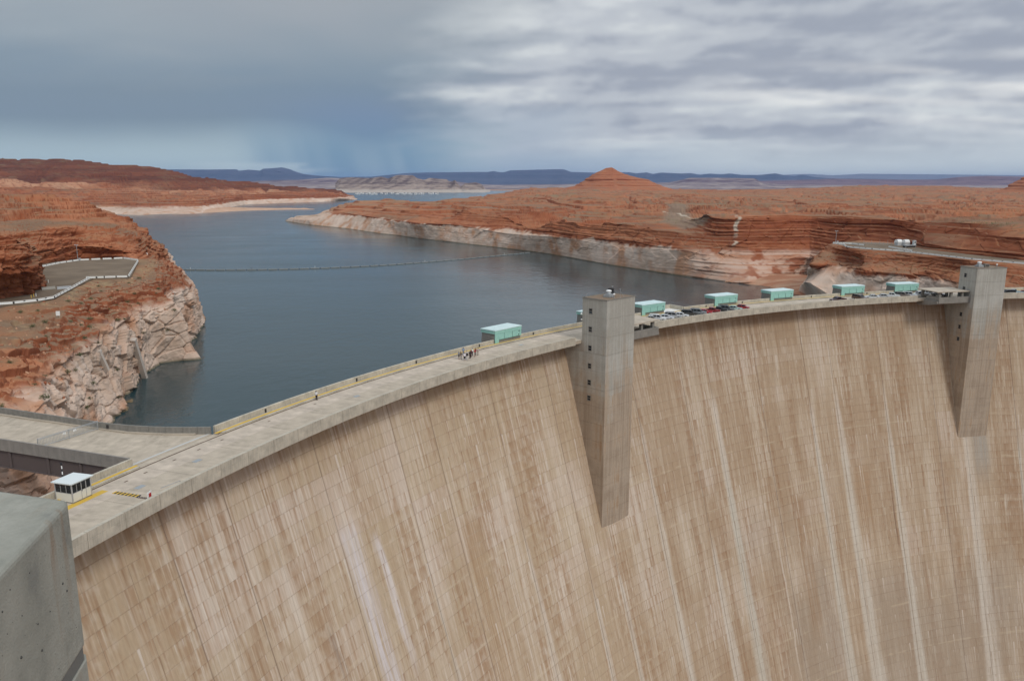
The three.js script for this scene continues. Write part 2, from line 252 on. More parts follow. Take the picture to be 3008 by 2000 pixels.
// 2 the rock outcrop left of the lot
const OC = [
  { n: 44, a: 0.8, p: [[-164.1,27,-222.8], [-157,27,-225.4], [-154.7,27,-232.8], [-151.8,27,-241.4], [-158.4,27,-259.7], [-167.4,27,-277.9], [-183.8,27,-303.5], [-204.8,27,-334], [-222, 27, -335]] },
  { n: 60, a: 1, p: [[-156.2,38.1,-214], [-149.8,38.2,-217], [-146.3,38.2,-222], [-143.4,38,-228], [-145.3,37.9,-236], [-151.9,37.3,-248], [-167.1,35.4,-272], [-185.2,33.5,-300], [-236, 33, -335]] },
  { n: 20, a: 0.7, p: [[-159.1,47.9,-220], [-153.2,47.7,-224], [-150.3,47.3,-230], [-148.5,46,-234], [-151.1,44.2,-242], [-157.8,42.3,-254], [-170.8,39.1,-275], [-186.5,35.7,-300], [-246, 38, -335]] },
  { n: 1, a: 0.3, p: [[-215, 46, -190], [-220, 47, -205], [-225, 47, -215], [-228, 47, -225], [-230, 47, -235], [-235, 46, -250], [-245, 45, -270], [-250, 43, -300], [-262, 42, -335]] },
];
const rockB = (s1, amp, ter) => (p, N, a, v) => { const [x, y, z] = p, st = sst(0.95, 0.55, N[1]);
  const d = a * amp * (blocks(x, y, z, s1) * 2.4 * lerp(0.4, 1, st) + blocks(x, y, z + 30, s1 * 0.35) * 0.8 + fbm3(x / 18, y / 9, z / 18, 5) * 3 + beds(y + fbm3(x / 30, 1, z / 30, 2) * 3, 2.1) * 3.8 * lerp(0.5, 1, st) + beds(y + fbm3(x / 22, 5, z / 22, 2) * 2, 0.8) * 1.0 * lerp(0.3, 1, st));
  if (ter) { const mk = sst(2.6, 3.2, v), u = mk * a * relief(x, z, 0.55) * 0.8; return [N[0] * d, lerp(N[1] * d * 0.7, terraced(y + u + N[1] * d * 0.7, z, 0.85) - y, mk), N[2] * d]; }
  return [N[0] * d, N[1] * d * 0.7, N[2] * d]; };
loft('rock_outcrop', OC, 260, { disp: rockB(6, 1), color: (p, n) => { const c = rockColor(p, n, -50); return mix(c, C_DEEP, 0.25 * clamp(0.5 + fbm3(p[0] / 8, p[1] / 8, p[2] / 8, 3) * 2)); }, label: 'dark red rock outcrop at the left end of the gravel lot' });
// 3 the headland behind the lot
const HB = [
  { n: 40, a: 0.35, p: [[-330, 27, -250], [-201,27,-313], [-201.9,27,-329.9], [-202.2,27,-362.8], [-190.5,27,-371.2], [-177,26.5,-368], [-171, 12, -404], [-184, -1, -437], [-214, -1, -500], [-246, -1, -570], [-340, -1, -720], [-480, -1, -1000]] },
  { n: 46, a: 1, p: [[-200.4,37.8,-290], [-203.3,34.1,-318], [-199.8,34.2,-328], [-200.2,34,-360], [-187.6,32.6,-366], [-179.7,29.3,-378], [-188.3,21.7,-418], [-191.9,20,-435.4], [-225, 20, -500], [-258, 20, -572], [-352, 20, -722], [-496, 20, -1000]] },
  { n: 40, a: 1, p: [[-220,43.6,-320], [-211,42.2,-332], [-209.2,42,-345], [-208.7,41.5,-376], [-197.4,41,-385], [-188.4,35,-396], [-196.9,28.4,-432], [-204.5,25.7,-452], [-238, 30, -503], [-275, 28, -577], [-366, 28, -725], [-512, 28, -1000]] },
  { n: 40, a: 0.8, p: [[-274.4,43.3,-400], [-260,42.5,-410], [-255.4,42.4,-420], [-239.1,42.3,-430], [-222.7,41.9,-430], [-209.5,39.7,-430], [-210.8,35.1,-452], [-222.6,36.1,-476], [-255, 38, -510], [-290, 34, -582], [-382, 33, -735], [-530, 33, -1000]] },
  { n: 40, a: 1, p: [[-321.3,48.1,-470], [-297.1,46.7,-470], [-287,46.9,-470], [-269.4,44.9,-480], [-258.5,41.2,-490], [-240.8,40.6,-480], [-238.4,40.8,-490], [-243,41.3,-498], [-300, 40, -530], [-330, 36, -605], [-420, 34, -760], [-570, 34, -1010]] },
  { n: 16, a: 0.9, p: [[-367.8,56.1,-540], [-349.2,55.9,-540], [-335.7,54.9,-545], [-309.4,50.9,-550], [-297.9,46.7,-556], [-281.1,40.9,-540], [-273.1,39.8,-540], [-280.8,38.7,-560], [-350, 40, -580], [-400, 37, -650], [-480, 35, -800], [-640, 34, -1050]] },
  { n: 1, a: 0.2, p: [[-600, 50, -620], [-520, 45, -640], [-480, 44, -650], [-440, 40, -660], [-400, 38, -650], [-370, 36, -620], [-360, 36, -620], [-380, 36, -640], [-430, 36, -660], [-480, 34, -720], [-600, 30, -880], [-760, 28, -1100]] },
];
loft('headland', HB, 620, { disp: rockB(8, 1.0, true), color: (p, n, v) => { const o = rockColor(p, n, 17.5, { gravel: -0.1 }); return mix(o, mix(mix(C_RED, C_ORANGE, clamp(0.4 + fbm2(p[0] / 16, p[2] / 12, 3) * 1.5)), C_DEEP, clamp(fbm2(p[0] / 9, p[2] / 6, 3) * 1.4)), 0.85 * sst(2.7, 3.2, v) * riser(p[1], p[2]) * sst(20, 22, p[1])); }, label: 'layered red headland behind the gravel lot', cu: [0, 1, 1.8, 3, 4, 5, 5.7, 6.4, 7, 7.6, 8.2, 9] });
// 4 the far hill on the left
const HC = [
  { n: 26, a: 0.3, p: [[-1175.1,-2,-1539.8], [-1044.5,-2,-1605.9], [-872.4,-2,-1659.3], [-756.6,-2,-1588.9], [-721.7,-2,-1641.1], [-668.2,-2,-1696.9], [-810.1,-2,-2383.4], [-773.4,-2,-2566.2], [-679,-2,-2753.8], [-645.2,-2,-2970.8], [-626.4,-2,-3224.7], [-711.9,-2,-3610.1]] },
  { n: 40, a: 0.5, p: [[-1324.9,9,-1740], [-1129.4,10.5,-1740], [-900,11.2,-1715], [-786.8,8.8,-1655], [-748.7,7.9,-1705], [-694.2,6.7,-1765], [-825.2,8.6,-2430], [-788.9,8.9,-2620], [-689.8,8.8,-2800], [-640.2,8.5,-2950], [-631.2,1.9,-3200], [-699.2,0.7,-3500]] },
  { n: 40, a: 1, p: [[-1443.8,23.5,-1900], [-1231,23.5,-1900], [-995.4,21.9,-1900], [-854.2,20.9,-1800], [-810.8,21.4,-1850], [-746,18.6,-1900], [-848.1,19.8,-2500], [-794.1,21.9,-2640], [-701.5,19.9,-2850], [-661.5,15.7,-3050], [-658.9,5.4,-3270], [-725.3,1.2,-3600]] },
  { n: 40, a: 1, p: [[-1629.2,48.4,-2150], [-1389.3,46.6,-2150], [-1113,38.4,-2150], [-997.2,35.4,-2100], [-940.7,32.1,-2150], [-862.6,27.7,-2200], [-898.2,28.5,-2650], [-826.7,28.4,-2750], [-725.7,25.9,-2950], [-683,19.5,-3150], [-699.5,7.5,-3400], [-761.3,1.1,-3700]] },
  { n: 60, a: 1, p: [[-1888.8,83,-2500], [-1611,78.8,-2500], [-1291.5,60.9,-2500], [-1171.6,54.8,-2450], [-1099.5,48.3,-2500], [-982,40.9,-2500], [-948.1,39.6,-2800], [-858.6,40,-2900], [-762.2,32,-3100], [-704.4,25,-3250], [-731.9,10.3,-3500], [-794.8,2.7,-3800]] },
  { n: 8, a: 0.5, p: [[-2256.3,154.8,-3000], [-1885.5,153.5,-3000], [-1609.2,148.3,-2950], [-1441.2,132.4,-2900], [-1303.4,122.7,-2900], [-1157.6,86.4,-2900], [-1068.5,73.7,-3100], [-929.8,56.6,-3200], [-834,40.5,-3400], [-758.1,32.5,-3500], [-782.9,16.8,-3700], [-846.7,6.3,-4000]] },
  { n: 1, a: 0, p: [[-4200, 60, -5000], [-3600, 60, -5200], [-3200, 50, -5300], [-2900, 40, -5400], [-2600, 30, -5500], [-2300, 20, -5600], [-2000, 14, -5400], [-1800, 8, -5200], [-1500, 4, -5200], [-1400, 2, -5200], [-1300, 1, -5000], [-1200, 0, -4600]] },
];
loft('hill', HC, 760, { disp: (p, N, a, v) => { const [x, y, z] = p, st = sst(0.97, 0.6, N[1]);
  let d = a * (fbm3(x / 120, y / 40, z / 120, 5) * 9 * lerp(0.55, 1, st) + beds(y + fbm3(x / 150, 1, z / 150, 2) * 8, 5) * 4 * st * sst(1, 1.8, v));
  const u = a * (relief(x, z, 1.9) * 1.7 + fbm2(x / 60, z / 26, 5) * 4); return [N[0] * d, N[1] * d * 0.3 + (terraced(y + u, z, 0.85) - y) * sst(0.9, 1.8, v), N[2] * d]; },
  color: (p, n, v) => { const c = rockColor(p, n, 12, { gravel: -0.3, dry: 1, flat: [0.9, 0.985] }); const dark = sst(3.85, 4.2, v + 0.25 * fbm2(p[0] / 130, p[2] / 130, 3));
    const s = h1(Math.floor((p[1] + 4 * fbm2(p[0] / 200, p[2] / 200, 2)) / 4) + 77), k = mix(mix([0.115, 0.042, 0.028], [0.195, 0.07, 0.04], s), [0.19, 0.13, 0.08], clamp(fbm2(p[0] / 40, p[2] / 22, 4) * 1.5 - 0.2 + sst(115, 150, p[1]) * 0.5));
    const pale = sst(2.9, 3.3, v) * sst(4.2, 3.8, v) * sst(-560, -700, p[0]) * sst(0.4, -0.1, fbm2(p[0] / 300, p[2] / 300, 2)); const rs = riser(p[1], p[2]) * sst(1.2, 1.8, v); return mix(mix(mix(c, mix(C_PALE, C_ORANGE, clamp(0.4 + fbm2(p[0] / 30, p[2] / 12, 3))), pale * 0.75), k, dark * 0.9), mix([0.2, 0.066, 0.036], [0.09, 0.034, 0.025], dark), rs * 0.6); },
  label: 'long dark red hill above the far left shore' });
loft('sandstone_spit', [
  { n: 10, a: 0.2, p: [[-671.9,-1.5,-1646.3], [-650.8,-1.5,-1742.8], [-635.2,-1.5,-1817.3], [-596.2,-1.5,-1862.7], [-546.2,-1.5,-1927.8], [-494.6,-1.5,-1948]] },
  { n: 14, a: 0.6, p: [[-713.5,3.5,-1750], [-675.2,4.5,-1810], [-654.8,4.1,-1875], [-614.2,2.7,-1920], [-555,1.9,-1960], [-488.5,0.4,-1950.9]] },
  { n: 10, a: 1, p: [[-749.9,4.8,-1850], [-704.8,5.2,-1890], [-677.4,4.5,-1940], [-630.1,2.4,-1970], [-562.1,1.7,-1985], [-493.7,0.8,-1964.7]] },
  { n: 1, a: 0.2, p: [[-790, -2, -2080], [-770, -2, -2100], [-750, -2, -2130], [-700, -2, -2140], [-620, -2, -2100], [-498, -2, -1990]] },
], 300, { disp: (p, N, a) => { const d = a * (fbm3(p[0] / 30, p[1] / 8, p[2] / 30, 5) * 5 + beds(p[1] + fbm2(p[0] / 40, p[2] / 40, 2) * 3, 2) * 3); return [0, d * 0.55, -N[2] * d * 0.2]; }, color: (p, n) => mix(rockColor(p, n, 6, { dry: 1 }), C_PALE, 0.5), label: 'low pale sandstone spit in the far lake' });
// 5 the long right shore: peninsula, bleached cliff, benches up to the skyline
const HD = [{ n: 70, a: 0.35, p: [[-387.3,-1,-1336.8], [-309.8,-1,-1205.1], [-245.4,-1,-1122.1], [-209.9,-1,-1064.9], [-161.5,-1,-985.9], [-141.5,-1,-960], [-108,-1,-906.3], [-60.2,-1,-838.4], [-5.7,-1,-763.4], [34,-1,-700.6], [79.3,-1,-601.2], [116.3,-1,-534], [130.6,-1,-511.1], [149.4,1.2,-488], [198.2,3,-515.5], [206.5,16.3,-474], [219.1,23.9,-450], [211.2,27.9,-403], [217.2,26.4,-369], [224,26.2,-340], [238.2,26.6,-302]] },
  { n: 50, a: 1, p: [[-375,5.2,-1325], [-311.9,7.3,-1215], [-254.8,19.9,-1170], [-217.9,19.2,-1110], [-164.8,18.3,-1010], [-142.4,17.5,-970], [-106.8,18,-900], [-60.8,18.7,-850], [-5.6,14.4,-765], [33.6,16.3,-697], [79.5,19.3,-607], [116,17.8,-536], [132,15.2,-520], [154.6,14.1,-508], [196,14.8,-512], [208.6,22,-480], [220.7,27.5,-454], [213.4,31.8,-407], [219,30.9,-373], [225.9,31.8,-344], [240.4,32.5,-306]] },
  { n: 44, a: 1, p: [[-374.5,6.9,-1340], [-321.6,9.6,-1260], [-267.6,24.5,-1230], [-231.3,25.5,-1180], [-175.9,25.9,-1080], [-152.3,25,-1040], [-116.1,25.5,-980], [-64.2,30.7,-900], [-5.9,27.4,-800], [34.2,26.9,-712], [81.2,29.8,-622], [118.5,26.9,-550], [134.8,27.9,-534], [157.3,28.8,-520], [200,26.2,-525], [214.7,30.3,-496], [226.8,33.7,-468], [220.8,36.6,-421], [227.6,36.8,-389], [230.8,38.4,-353], [244.6,39.7,-313]] },
  { n: 56, a: 0.8, p: [[-375.7,7.1,-1355], [-330,9.9,-1300], [-282.7,25.2,-1300], [-248.7,29.2,-1270], [-193.6,30,-1200], [-171.1,29.3,-1170], [-130.1,27.9,-1120], [-74.8,31.8,-1050], [-7,30.6,-950], [38.9,32.5,-850], [99.8,33.9,-780], [137.4,34.9,-640], [137,39.6,-545], [159.5,40.7,-530], [204.3,40,-536], [217.6,40.8,-505], [229.4,41.4,-475], [229.2,42.7,-430], [232,43.6,-398], [244.4,43.5,-375], [260.8,44.8,-335]] },
  { n: 56, a: 0.8, p: [[-375.7,6.8,-1370], [-338.4,8.7,-1340], [-304.4,23.8,-1400], [-272.8,28.9,-1400], [-225.7,29.5,-1400], [-196.7,28.3,-1350], [-156.4,24.7,-1400], [-92.5,30.1,-1300], [-13.5,30.7,-1300], [51.7,31.9,-1250], [154,35.1,-1250], [256.6,33.6,-1200], [275.6,33.6,-1100], [300.3,34.5,-1000], [342.2,35,-900], [365.5,35.7,-850], [385.5,36.3,-800], [379.8,38,-700], [380.8,39.1,-650], [390.1,39.4,-600], [435,39.2,-560]] },
  { n: 50, a: 0.7, p: [[-375.1,6.1,-1390], [-345.5,7.5,-1380], [-326.1,22.4,-1500], [-292.2,27.8,-1500], [-241.7,30.3,-1500], [-215.6,28.9,-1480], [-175.2,22.8,-1600], [-123.8,26.8,-1700], [-23.7,29.1,-1900], [77.7,34.5,-2100], [249.2,38.1,-2100], [426.7,35.9,-2000], [475.1,33.1,-1900], [539.3,32.4,-1800], [607.1,30.9,-1600], [643.6,31.6,-1500], [673.2,31.8,-1400], [703.7,32.9,-1300], [701.4,33.6,-1200], [713.3,34.6,-1100], [774.5,36.2,-1000]] },
  { n: 8, a: 0.5, p: [[-374.3,5.6,-1405], [-352.5,6.3,-1420], [-347.8,21.1,-1600], [-311.6,28.5,-1600], [-262.3,31.6,-1620], [-234.3,30.9,-1600], [-204.7,19.1,-1900], [-163.9,22.5,-2200], [-53.4,27.8,-2700], [82.5,45.8,-3200], [377,43.9,-3300], [745.7,39.9,-3500], [873.8,35.5,-3500], [1046.6,36.9,-3500], [1462.1,44.4,-3800], [1768.2,55.3,-4000], [1967.5,53.6,-4000], [2208.2,50.2,-4000], [2321.4,42.3,-3900], [2294.2,41.4,-3500], [2379.2,41.8,-3000]] },
  { n: 1, a: 0.1, p: [[-377.3,-6,-1435], [-355.5,-6,-1450], [-358.2,-6,-1688], [-320.9,-6,-1688], [-270.2,-6,-1708.6], [-241.3,-6,-1688], [-210.9,-6,-1997], [-180.3,-4,-2820], [-66.8,13.8,-3375], [103.1,31.8,-4000], [471.3,29.9,-4125], [932.2,25.9,-4375], [1092.2,21.5,-4375], [1308.3,22.9,-4375], [1827.7,30.4,-4750], [2210.3,41.3,-5000], [2459.4,39.6,-5000], [2760.3,36.2,-5000], [2901.8,28.3,-4875], [2867.7,27.4,-4375], [2974,27.8,-3750]] }];
const segD = (p, ax, az, bx, bz) => { const dx = bx - ax, dz = bz - az, t = clamp(((p[0] - ax) * dx + (p[2] - az) * dz) / (dx * dx + dz * dz)); return Math.hypot(p[0] - ax - dx * t, p[2] - az - dz * t); };
const inBox = (x, a, b, w) => sst(a - w, a, x) * sst(b + w, b, x);
loft('canyon_wall', HD, 1250, { cu: [835, 911, 1000, 1050, 1127, 1165, 1230, 1339, 1487, 1615, 1805, 2000, 2085, 2200, 2380, 2500, 2620, 2705, 2850, 3008, 3300], tension: 0.45,
  disp: (p, N, a, v) => { const [x, y, z] = p, st = sst(0.93, 0.55, N[1]), far = clamp(-z / 1200, 0.5, 2.2), ring = sst(24, 14, y) * (1 - 0.75 * sst(112, 132, x) * sst(-620, -560, z));
    const q = blocks(x * 0.8, y, z * 0.8, 26, 0.1);
    const d = a * (q * 1.6 * st * lerp(1, 0.55, ring) + blocks(x, y, z, 8, 0.12) * 1.1 * lerp(1, 0.5, ring) + fbm3(x / 60, y / 30, z / 60, 5) * 5 * lerp(0.7, 1, st) + (beds(y + fbm3(x / 70, 1, z / 70, 2) * 4, 3.4) * 2.4 + beds(y + fbm3(x / 50, 4, z / 50, 2) * 3, 1.0) * 1.5 + fbm3(x / 6, y / 9, z / 6, 3) * 1.3) * st * lerp(1, 0.12, ring));
    const mk = lerp(sst(1.3, 2.2, v), sst(2.75, 3.4, v), sst(50, 190, x)), pen = sst(-40, -330, x), u0 = a * mk * relief(x, z, far ** 0.4) * lerp(1, 0.42, pen);
    const u = lerp(0, terraced(y + u0, z, 0.85 * mk) - y, clamp(mk * 3));
    return [N[0] * d, N[1] * d * 0.35 + u, N[2] * d]; },
  color: (p, n, v) => { const pen = sst(-40, -330, p[0]) * sst(-820, -1000, p[2]);
    const fl = sst(-500, -900, p[2]); let c = rockColor(p, n, lerp(17, 18, pen), { flat: [lerp(0.72, 0.9, fl), lerp(0.93, 0.992, fl)], gravel: -0.05, blush: 0.2 + 0.1 * pen + 0.5 * inBox(p[0], 84, 102, 8) + 0.35 * inBox(p[0], 118, 140, 9), lift: (q) => -2.5 * sst(125, 160, q[0]) * sst(-470, -500, q[2]) });
    { const k = sst(112, 132, p[0]) * sst(-620, -560, p[2]) * sst(-455, -470, p[2]) * sst(21, 17, p[1]); if (k > 0) c = mix(c, mix(mix([0.52, 0.36, 0.28], [0.43, 0.2, 0.115], clamp(h1(Math.floor((p[1] + 0.6 * fbm2(p[0] / 6, p[2] / 6, 2)) / 0.9) + 3) * 1.1 - 0.15 + fbm3(p[0] / 7, p[1] / 3, p[2] / 7, 3))), C_RED, sst(0.1, 0.5, fbm3(p[0] / 9 + 5, p[1] / 6, p[2] / 9, 3) * 1.6)), k * lerp(0.6, 0.92, sst(125, 165, p[0]))); }
    c = mix(c, mix(C_PALE, C_ORANGE, 0.5 + fbm2(p[0] / 40, p[2] / 30, 3)), 0.4 * pen * sst(16, 22, p[1]));
    const mk = lerp(sst(1.5, 2.2, v), sst(2.8, 3.4, v), sst(50, 190, p[0])); c = mix(c, mix(mix(C_RED, C_ORANGE, clamp(0.35 + fbm2(p[0] / 30, p[2] / 20, 3) * 1.5)), C_DEEP, clamp(fbm2(p[0] / 14, p[2] / 9, 3) * 1.5 + 0.15)), 0.9 * mk * riser(p[1], p[2]) * sst(20, 22, p[1]));
    c = mix(c, mix(C_DEEP, [0.21, 0.058, 0.028], clamp(0.5 + 2 * vn2(p[1] * 1.4, 3) + fbm3(p[0] / 9, p[1] / 3, p[2] / 9, 3))), 0.6 * sst(95, 130, p[0]) * sst(-600, -560, p[2]) * sst(21, 25, p[1]) * sst(3.1, 2.8, v) * sst(0.975, 0.85, n[1]));
    const pth = Math.min(segD(p, 236, -1120, 160, -760), segD(p, 160, -760, 133, -630), segD(p, 133, -630, 139, -560)), lot = Math.hypot((p[0] + 8) / 48, (p[2] + 985) / 42);
    if (v > 2.2) c = mix(c, mix([0.27, 0.20, 0.145], [0.22, 0.165, 0.12], clamp(0.5 + fbm2(p[0] / 4, p[2] / 8, 3))), 0.85 * Math.max(sst(15, 7, pth + 5 * fbm2(p[0] / 15, p[2] / 15, 3)), sst(1.1, 0.8, lot + 0.2 * fbm2(p[0] / 20, p[2] / 20, 2))));
    if (v > 1 && v < 3.2) c = mix(c, [0.58, 0.5, 0.4], 0.85 * sst(1.5, 0.5, Math.abs(p[0] - 150 - (p[1] - 30) * 0.38 + 1.2 * vn2(p[1] / 2, 4))) * sst(19, 24, p[1]) * sst(43, 38, p[1]) * clamp(0.75 + vn2(p[1] / 1.6, 8)));
    const far = sst(-900, -2400, p[2]); if (v > 2.5) { const g = fbm2(p[0] / 260, p[2] / 120 + 4, 4), s = fbm2(p[0] / 26, p[2] / 60, 3); c = mix(c, mix(C_ORANGE, [0.36, 0.165, 0.085], clamp(0.5 + s)), 0.35 * far);
      c = mix(c, [0.235, 0.2, 0.125], clamp(g * 2.4 - 0.05) * 0.6 * sst(0.8, 0.95, n[1]) * sst(0.25, -0.2, fbm2(p[0] / 6, p[2] / 9, 2))); }
    return c; },
  label: 'red cliff and bleached waterline of the right shore with benches behind' });
// the drained mud flat in the cove
loft('mud_flat', [
  { n: 14, a: 0.4, p: [[131.7,-0.8,-502.2], [143.6,-0.6,-493.6], [155.9,-0.6,-470.6], [159.4,-0.8,-426.5]] },
  { n: 20, a: 1, p: [[137.1,0.8,-498.2], [145.8,0.7,-490.2], [160.7,0.7,-476.7], [169.6,0.9,-441.7]] },
  { n: 1, a: 0.3, p: [[146, 4, -512], [152, 4, -508], [168, 5, -502], [200, 5, -490]] },
], 90, { disp: (p, N, a) => [0, a * fbm2(p[0] / 9, p[2] / 5, 4) * 1.2, 0], color: (p) => mix([0.34, 0.165, 0.1], [0.44, 0.27, 0.18], clamp(0.5 + fbm2(p[0] / 12, p[2] / 5, 4) * 1.8)), label: 'pinkish mud flat in the cove of the right shore' });
// 6 the point on the right that carries the road
const HE = [
  { n: 8, a: 0.4, p: [[196, -6, -470], [176, -6, -452], [169.2,-1,-452.5], [166, -6, -402], [164, -6, -375], [172, -6, -362], [184, -6, -350], [188, -6, -325], [198, -6, -302], [216, -6, -266]] },
  { n: 60, a: 0.8, p: [[196, 3, -468], [176, 2, -450], [168.4,4,-448], [156.3,11,-408], [168, 0, -380], [176, 0, -367], [189, 0, -355], [192, 0, -330], [202, 0, -307], [222, 0, -270]] },
  { n: 44, a: 1, p: [[198, 18, -466], [175.9,16.8,-446], [159.5,20,-411.1], [172.3,20,-411.1], [173.7,20,-384.7], [181.1,20,-369.8], [192.5,20,-358.7], [194.2,20,-326.6], [204.6,20,-308.6], [232, 20, -280]] },
  { n: 26, a: 0.9, p: [[200, 26, -464], [181,24.6,-449], [172.8,24.1,-432], [177.3,24.8,-418], [178.3,24.3,-396], [186.6,24,-382], [195.4,24.1,-365], [201.5,24,-340], [209.4,24.5,-317], [240, 26, -286]] },
  { n: 6, a: 0.2, p: [[201, 29, -462], [185.4,28.1,-452], [180.5,28.9,-440], [177.9,29,-415.2], [181.6,29,-402], [189.3,29,-388.6], [196.8,29,-368.8], [202.6,29,-342.8], [213.2,29,-323.7], [226.4,29,-287.2]] },
  { n: 1, a: 0, p: [[215, 28.6, -478], [212, 28.6, -476], [210, 28.6, -474], [210, 28.6, -472], [212, 28.6, -470], [222, 28.6, -460], [238, 28.6, -425], [250, 28.6, -388], [260, 28.6, -355], [275, 28.6, -300]] },
];
loft('rocky_point', HE, 420, { cu: [0, 0.8, 1.4, 2.2, 3.2, 4.3, 5.6, 7, 8.6, 11], disp: (p, N, a) => { const [x, y, z] = p, st = sst(0.95, 0.55, N[1]), ring = sst(22, 15, y), q = blocks(x, y, z, 12), cave = Math.exp(-(((x - 174) / 7) ** 2) - (((y - 22.5) / 2.3) ** 2) - (((z + 404) / 14) ** 2));
    const d = a * (q * 2.6 * st * lerp(1, 0.45, ring) + blocks(x, y, z + 9, 4) * 1.3 * lerp(1, 0.4, ring) + fbm3(x / 28, y / 20, z / 28, 4) * 4.5 + (beds(y + fbm3(x / 40, 1, z / 40, 2) * 4, 2.4) * 2.6 + beds(y + fbm3(x / 30, 3, z / 30, 2) * 2, 0.9) * 1.2) * lerp(0.5, 1, st) * (1 - ring)) - cave * 4.5;
    return [N[0] * d, N[1] * d * 0.5, N[2] * d]; },
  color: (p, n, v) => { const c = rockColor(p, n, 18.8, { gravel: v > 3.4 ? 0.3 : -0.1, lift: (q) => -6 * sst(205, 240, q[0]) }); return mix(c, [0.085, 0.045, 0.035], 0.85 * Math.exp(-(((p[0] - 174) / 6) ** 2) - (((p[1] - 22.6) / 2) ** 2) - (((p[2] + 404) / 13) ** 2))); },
  label: 'bleached rock point carrying the road on the right shore' });
// buttes on the right plateau, rings of half widths left and right of an axis
function butte(name, label, cx, cz, rings, seed, colr) {
  const nu = 220, rows = rings.map(([y, l, r, d, n, a]) => ({ n, a, p: [...Array(17)].map((_, i) => { const t = i / 16 * 2 * Math.PI, s = Math.sin(t), c = Math.cos(t), w = s < 0 ? l : r; return [cx + s * w, y, cz + c * d]; }) }));
  return loft(name, rows, nu, { tension: 1, disp: (p, N, a, v, u) => { const q = Math.min(u, 1 - u), sx = p[0] + (u > 0.9999 ? 0 : 0), st = sst(0.97, 0.5, N[1]), e = sst(0, 0.02, q);
      const d = a * e * (fbm3(sx / 70 + seed, p[1] / 24, p[2] / 70, 5) * 15 + beds(p[1] + fbm3(sx / 90, seed, p[2] / 90, 2) * 4, 7) * 15 + beds(p[1] + 3, 3.1) * 7 + (0.4 - Math.abs(vn3(sx / 34 + seed, p[1] / 60, p[2] / 34))) * 9); return [N[0] * d, N[1] * d * 0.15, N[2] * d]; },
    color: colr || ((p, n) => { const c = rockColor(p, n, -99, { gravel: -0.6 }); return mix(c, mix([0.33, 0.115, 0.06], C_ORANGE, clamp(0.35 + fbm3(p[0] / 50, p[1] / 3, p[2] / 50, 3))), 0.55); }), label });
}
butte('butte', 'red stepped butte with a small cap on the right skyline', 365, -2900, [[30, 260, 260, 200, 8, 0.3], [43, 185, 225, 150, 18, 1], [56, 132, 182, 112, 18, 1], [71, 106, 148, 88, 8, 0.8], [76, 98, 136, 80, 14, 0.8], [92, 74, 60, 55, 14, 0.8], [103, 56, 34, 34, 6, 0.45], [109, 41, 20, 28, 3, 0.35], [112, 37, 17, 26, 5, 0.35], [116, 30, 10, 20, 3, 0.25], [119, 20, 2, 13, 3, 0.12], [120.5, 6, -5, 5, 1, 0]], 3);
butte('butte', 'rounded red butte at the right edge of the skyline', 1610, -2350, [[30, 260, 400, 200, 6, 0.3], [44, 130, 400, 150, 14, 1], [70, 92, 380, 110, 14, 0.9], [88, 56, 330, 80, 8, 0.8], [94, 20, 300, 50, 4, 0.5], [97, -40, 250, 20, 1, 0.2]], 9);
// 7 far shore and mesas, drawn by skyline (bearing, height), each a solid ridge with a foot, a cliff and a back
function mesa(name, label, sky, foot, o) {
  const P = sky.map((s) => s.slice()), F = foot, n = P.length;
  const rows = [{ n: 4, a: 0.2, p: F }, { n: 16, a: 1, p: P.map((s, i) => [0, 1, 2].map((k) => lerp(F[i][k], s[k], k === 1 ? 0.16 : 0.3))) }, { n: 20, a: 1, p: P.map((s, i) => [0, 1, 2].map((k) => lerp(F[i][k], s[k], k === 1 ? 0.55 : 0.75))) }, { n: 3, a: o.top ?? 0.25, p: P }, { n: 1, a: 0, p: P.map((s) => [s[0] * 1.25, 0, s[2] * 1.25]) }];
  return loft(name, rows, o.nu || 420, { tension: o.tension ?? 0.15, cu: P.map((s) => s[0] / -s[2]), disp: (p, N, a) => { const s = o.s, d = a * (fbm3(p[0] / s, p[1] / (s * 1.6), p[2] / s, 5) * s * 0.42 + beds(p[1], o.bed) * s * 0.16 + (1 - 2 * Math.abs(vn2(p[0] / (s * 0.7) + 5, 3))) * s * 0.12); return [0, (o.rough || 0) * a * fbm2(p[0] / (s * 0.6), p[2] / s, 4), -N[2] * 0 + d]; },
    color: (p, nn) => { const b = h1(Math.floor((p[1] + o.s * 0.05 * fbm2(p[0] / o.s, p[2] / o.s, 2)) / o.bed) + o.seed), b2 = h1(Math.floor(p[1] / (o.bed * 3.7)) + o.seed + 9), sm = fbm3(p[0] / o.s * 3, p[1] / o.bed, p[2] / o.s * 3, 3); let c = mix(o.c0, o.c1, clamp(0.5 * b + 0.35 * b2 + 0.08 + sm * (o.sm || 0.7) + (o.sm ? 0.5 * gn2(p[0] / 60 + 9, p[1] / 160) : 0))); if (o.ring) c = mix(c, [0.5, 0.44, 0.38], sst(20, 15, p[1]) * 0.75); return c; }, label });  // with sm set, upright gully shading is painted into the colour
}
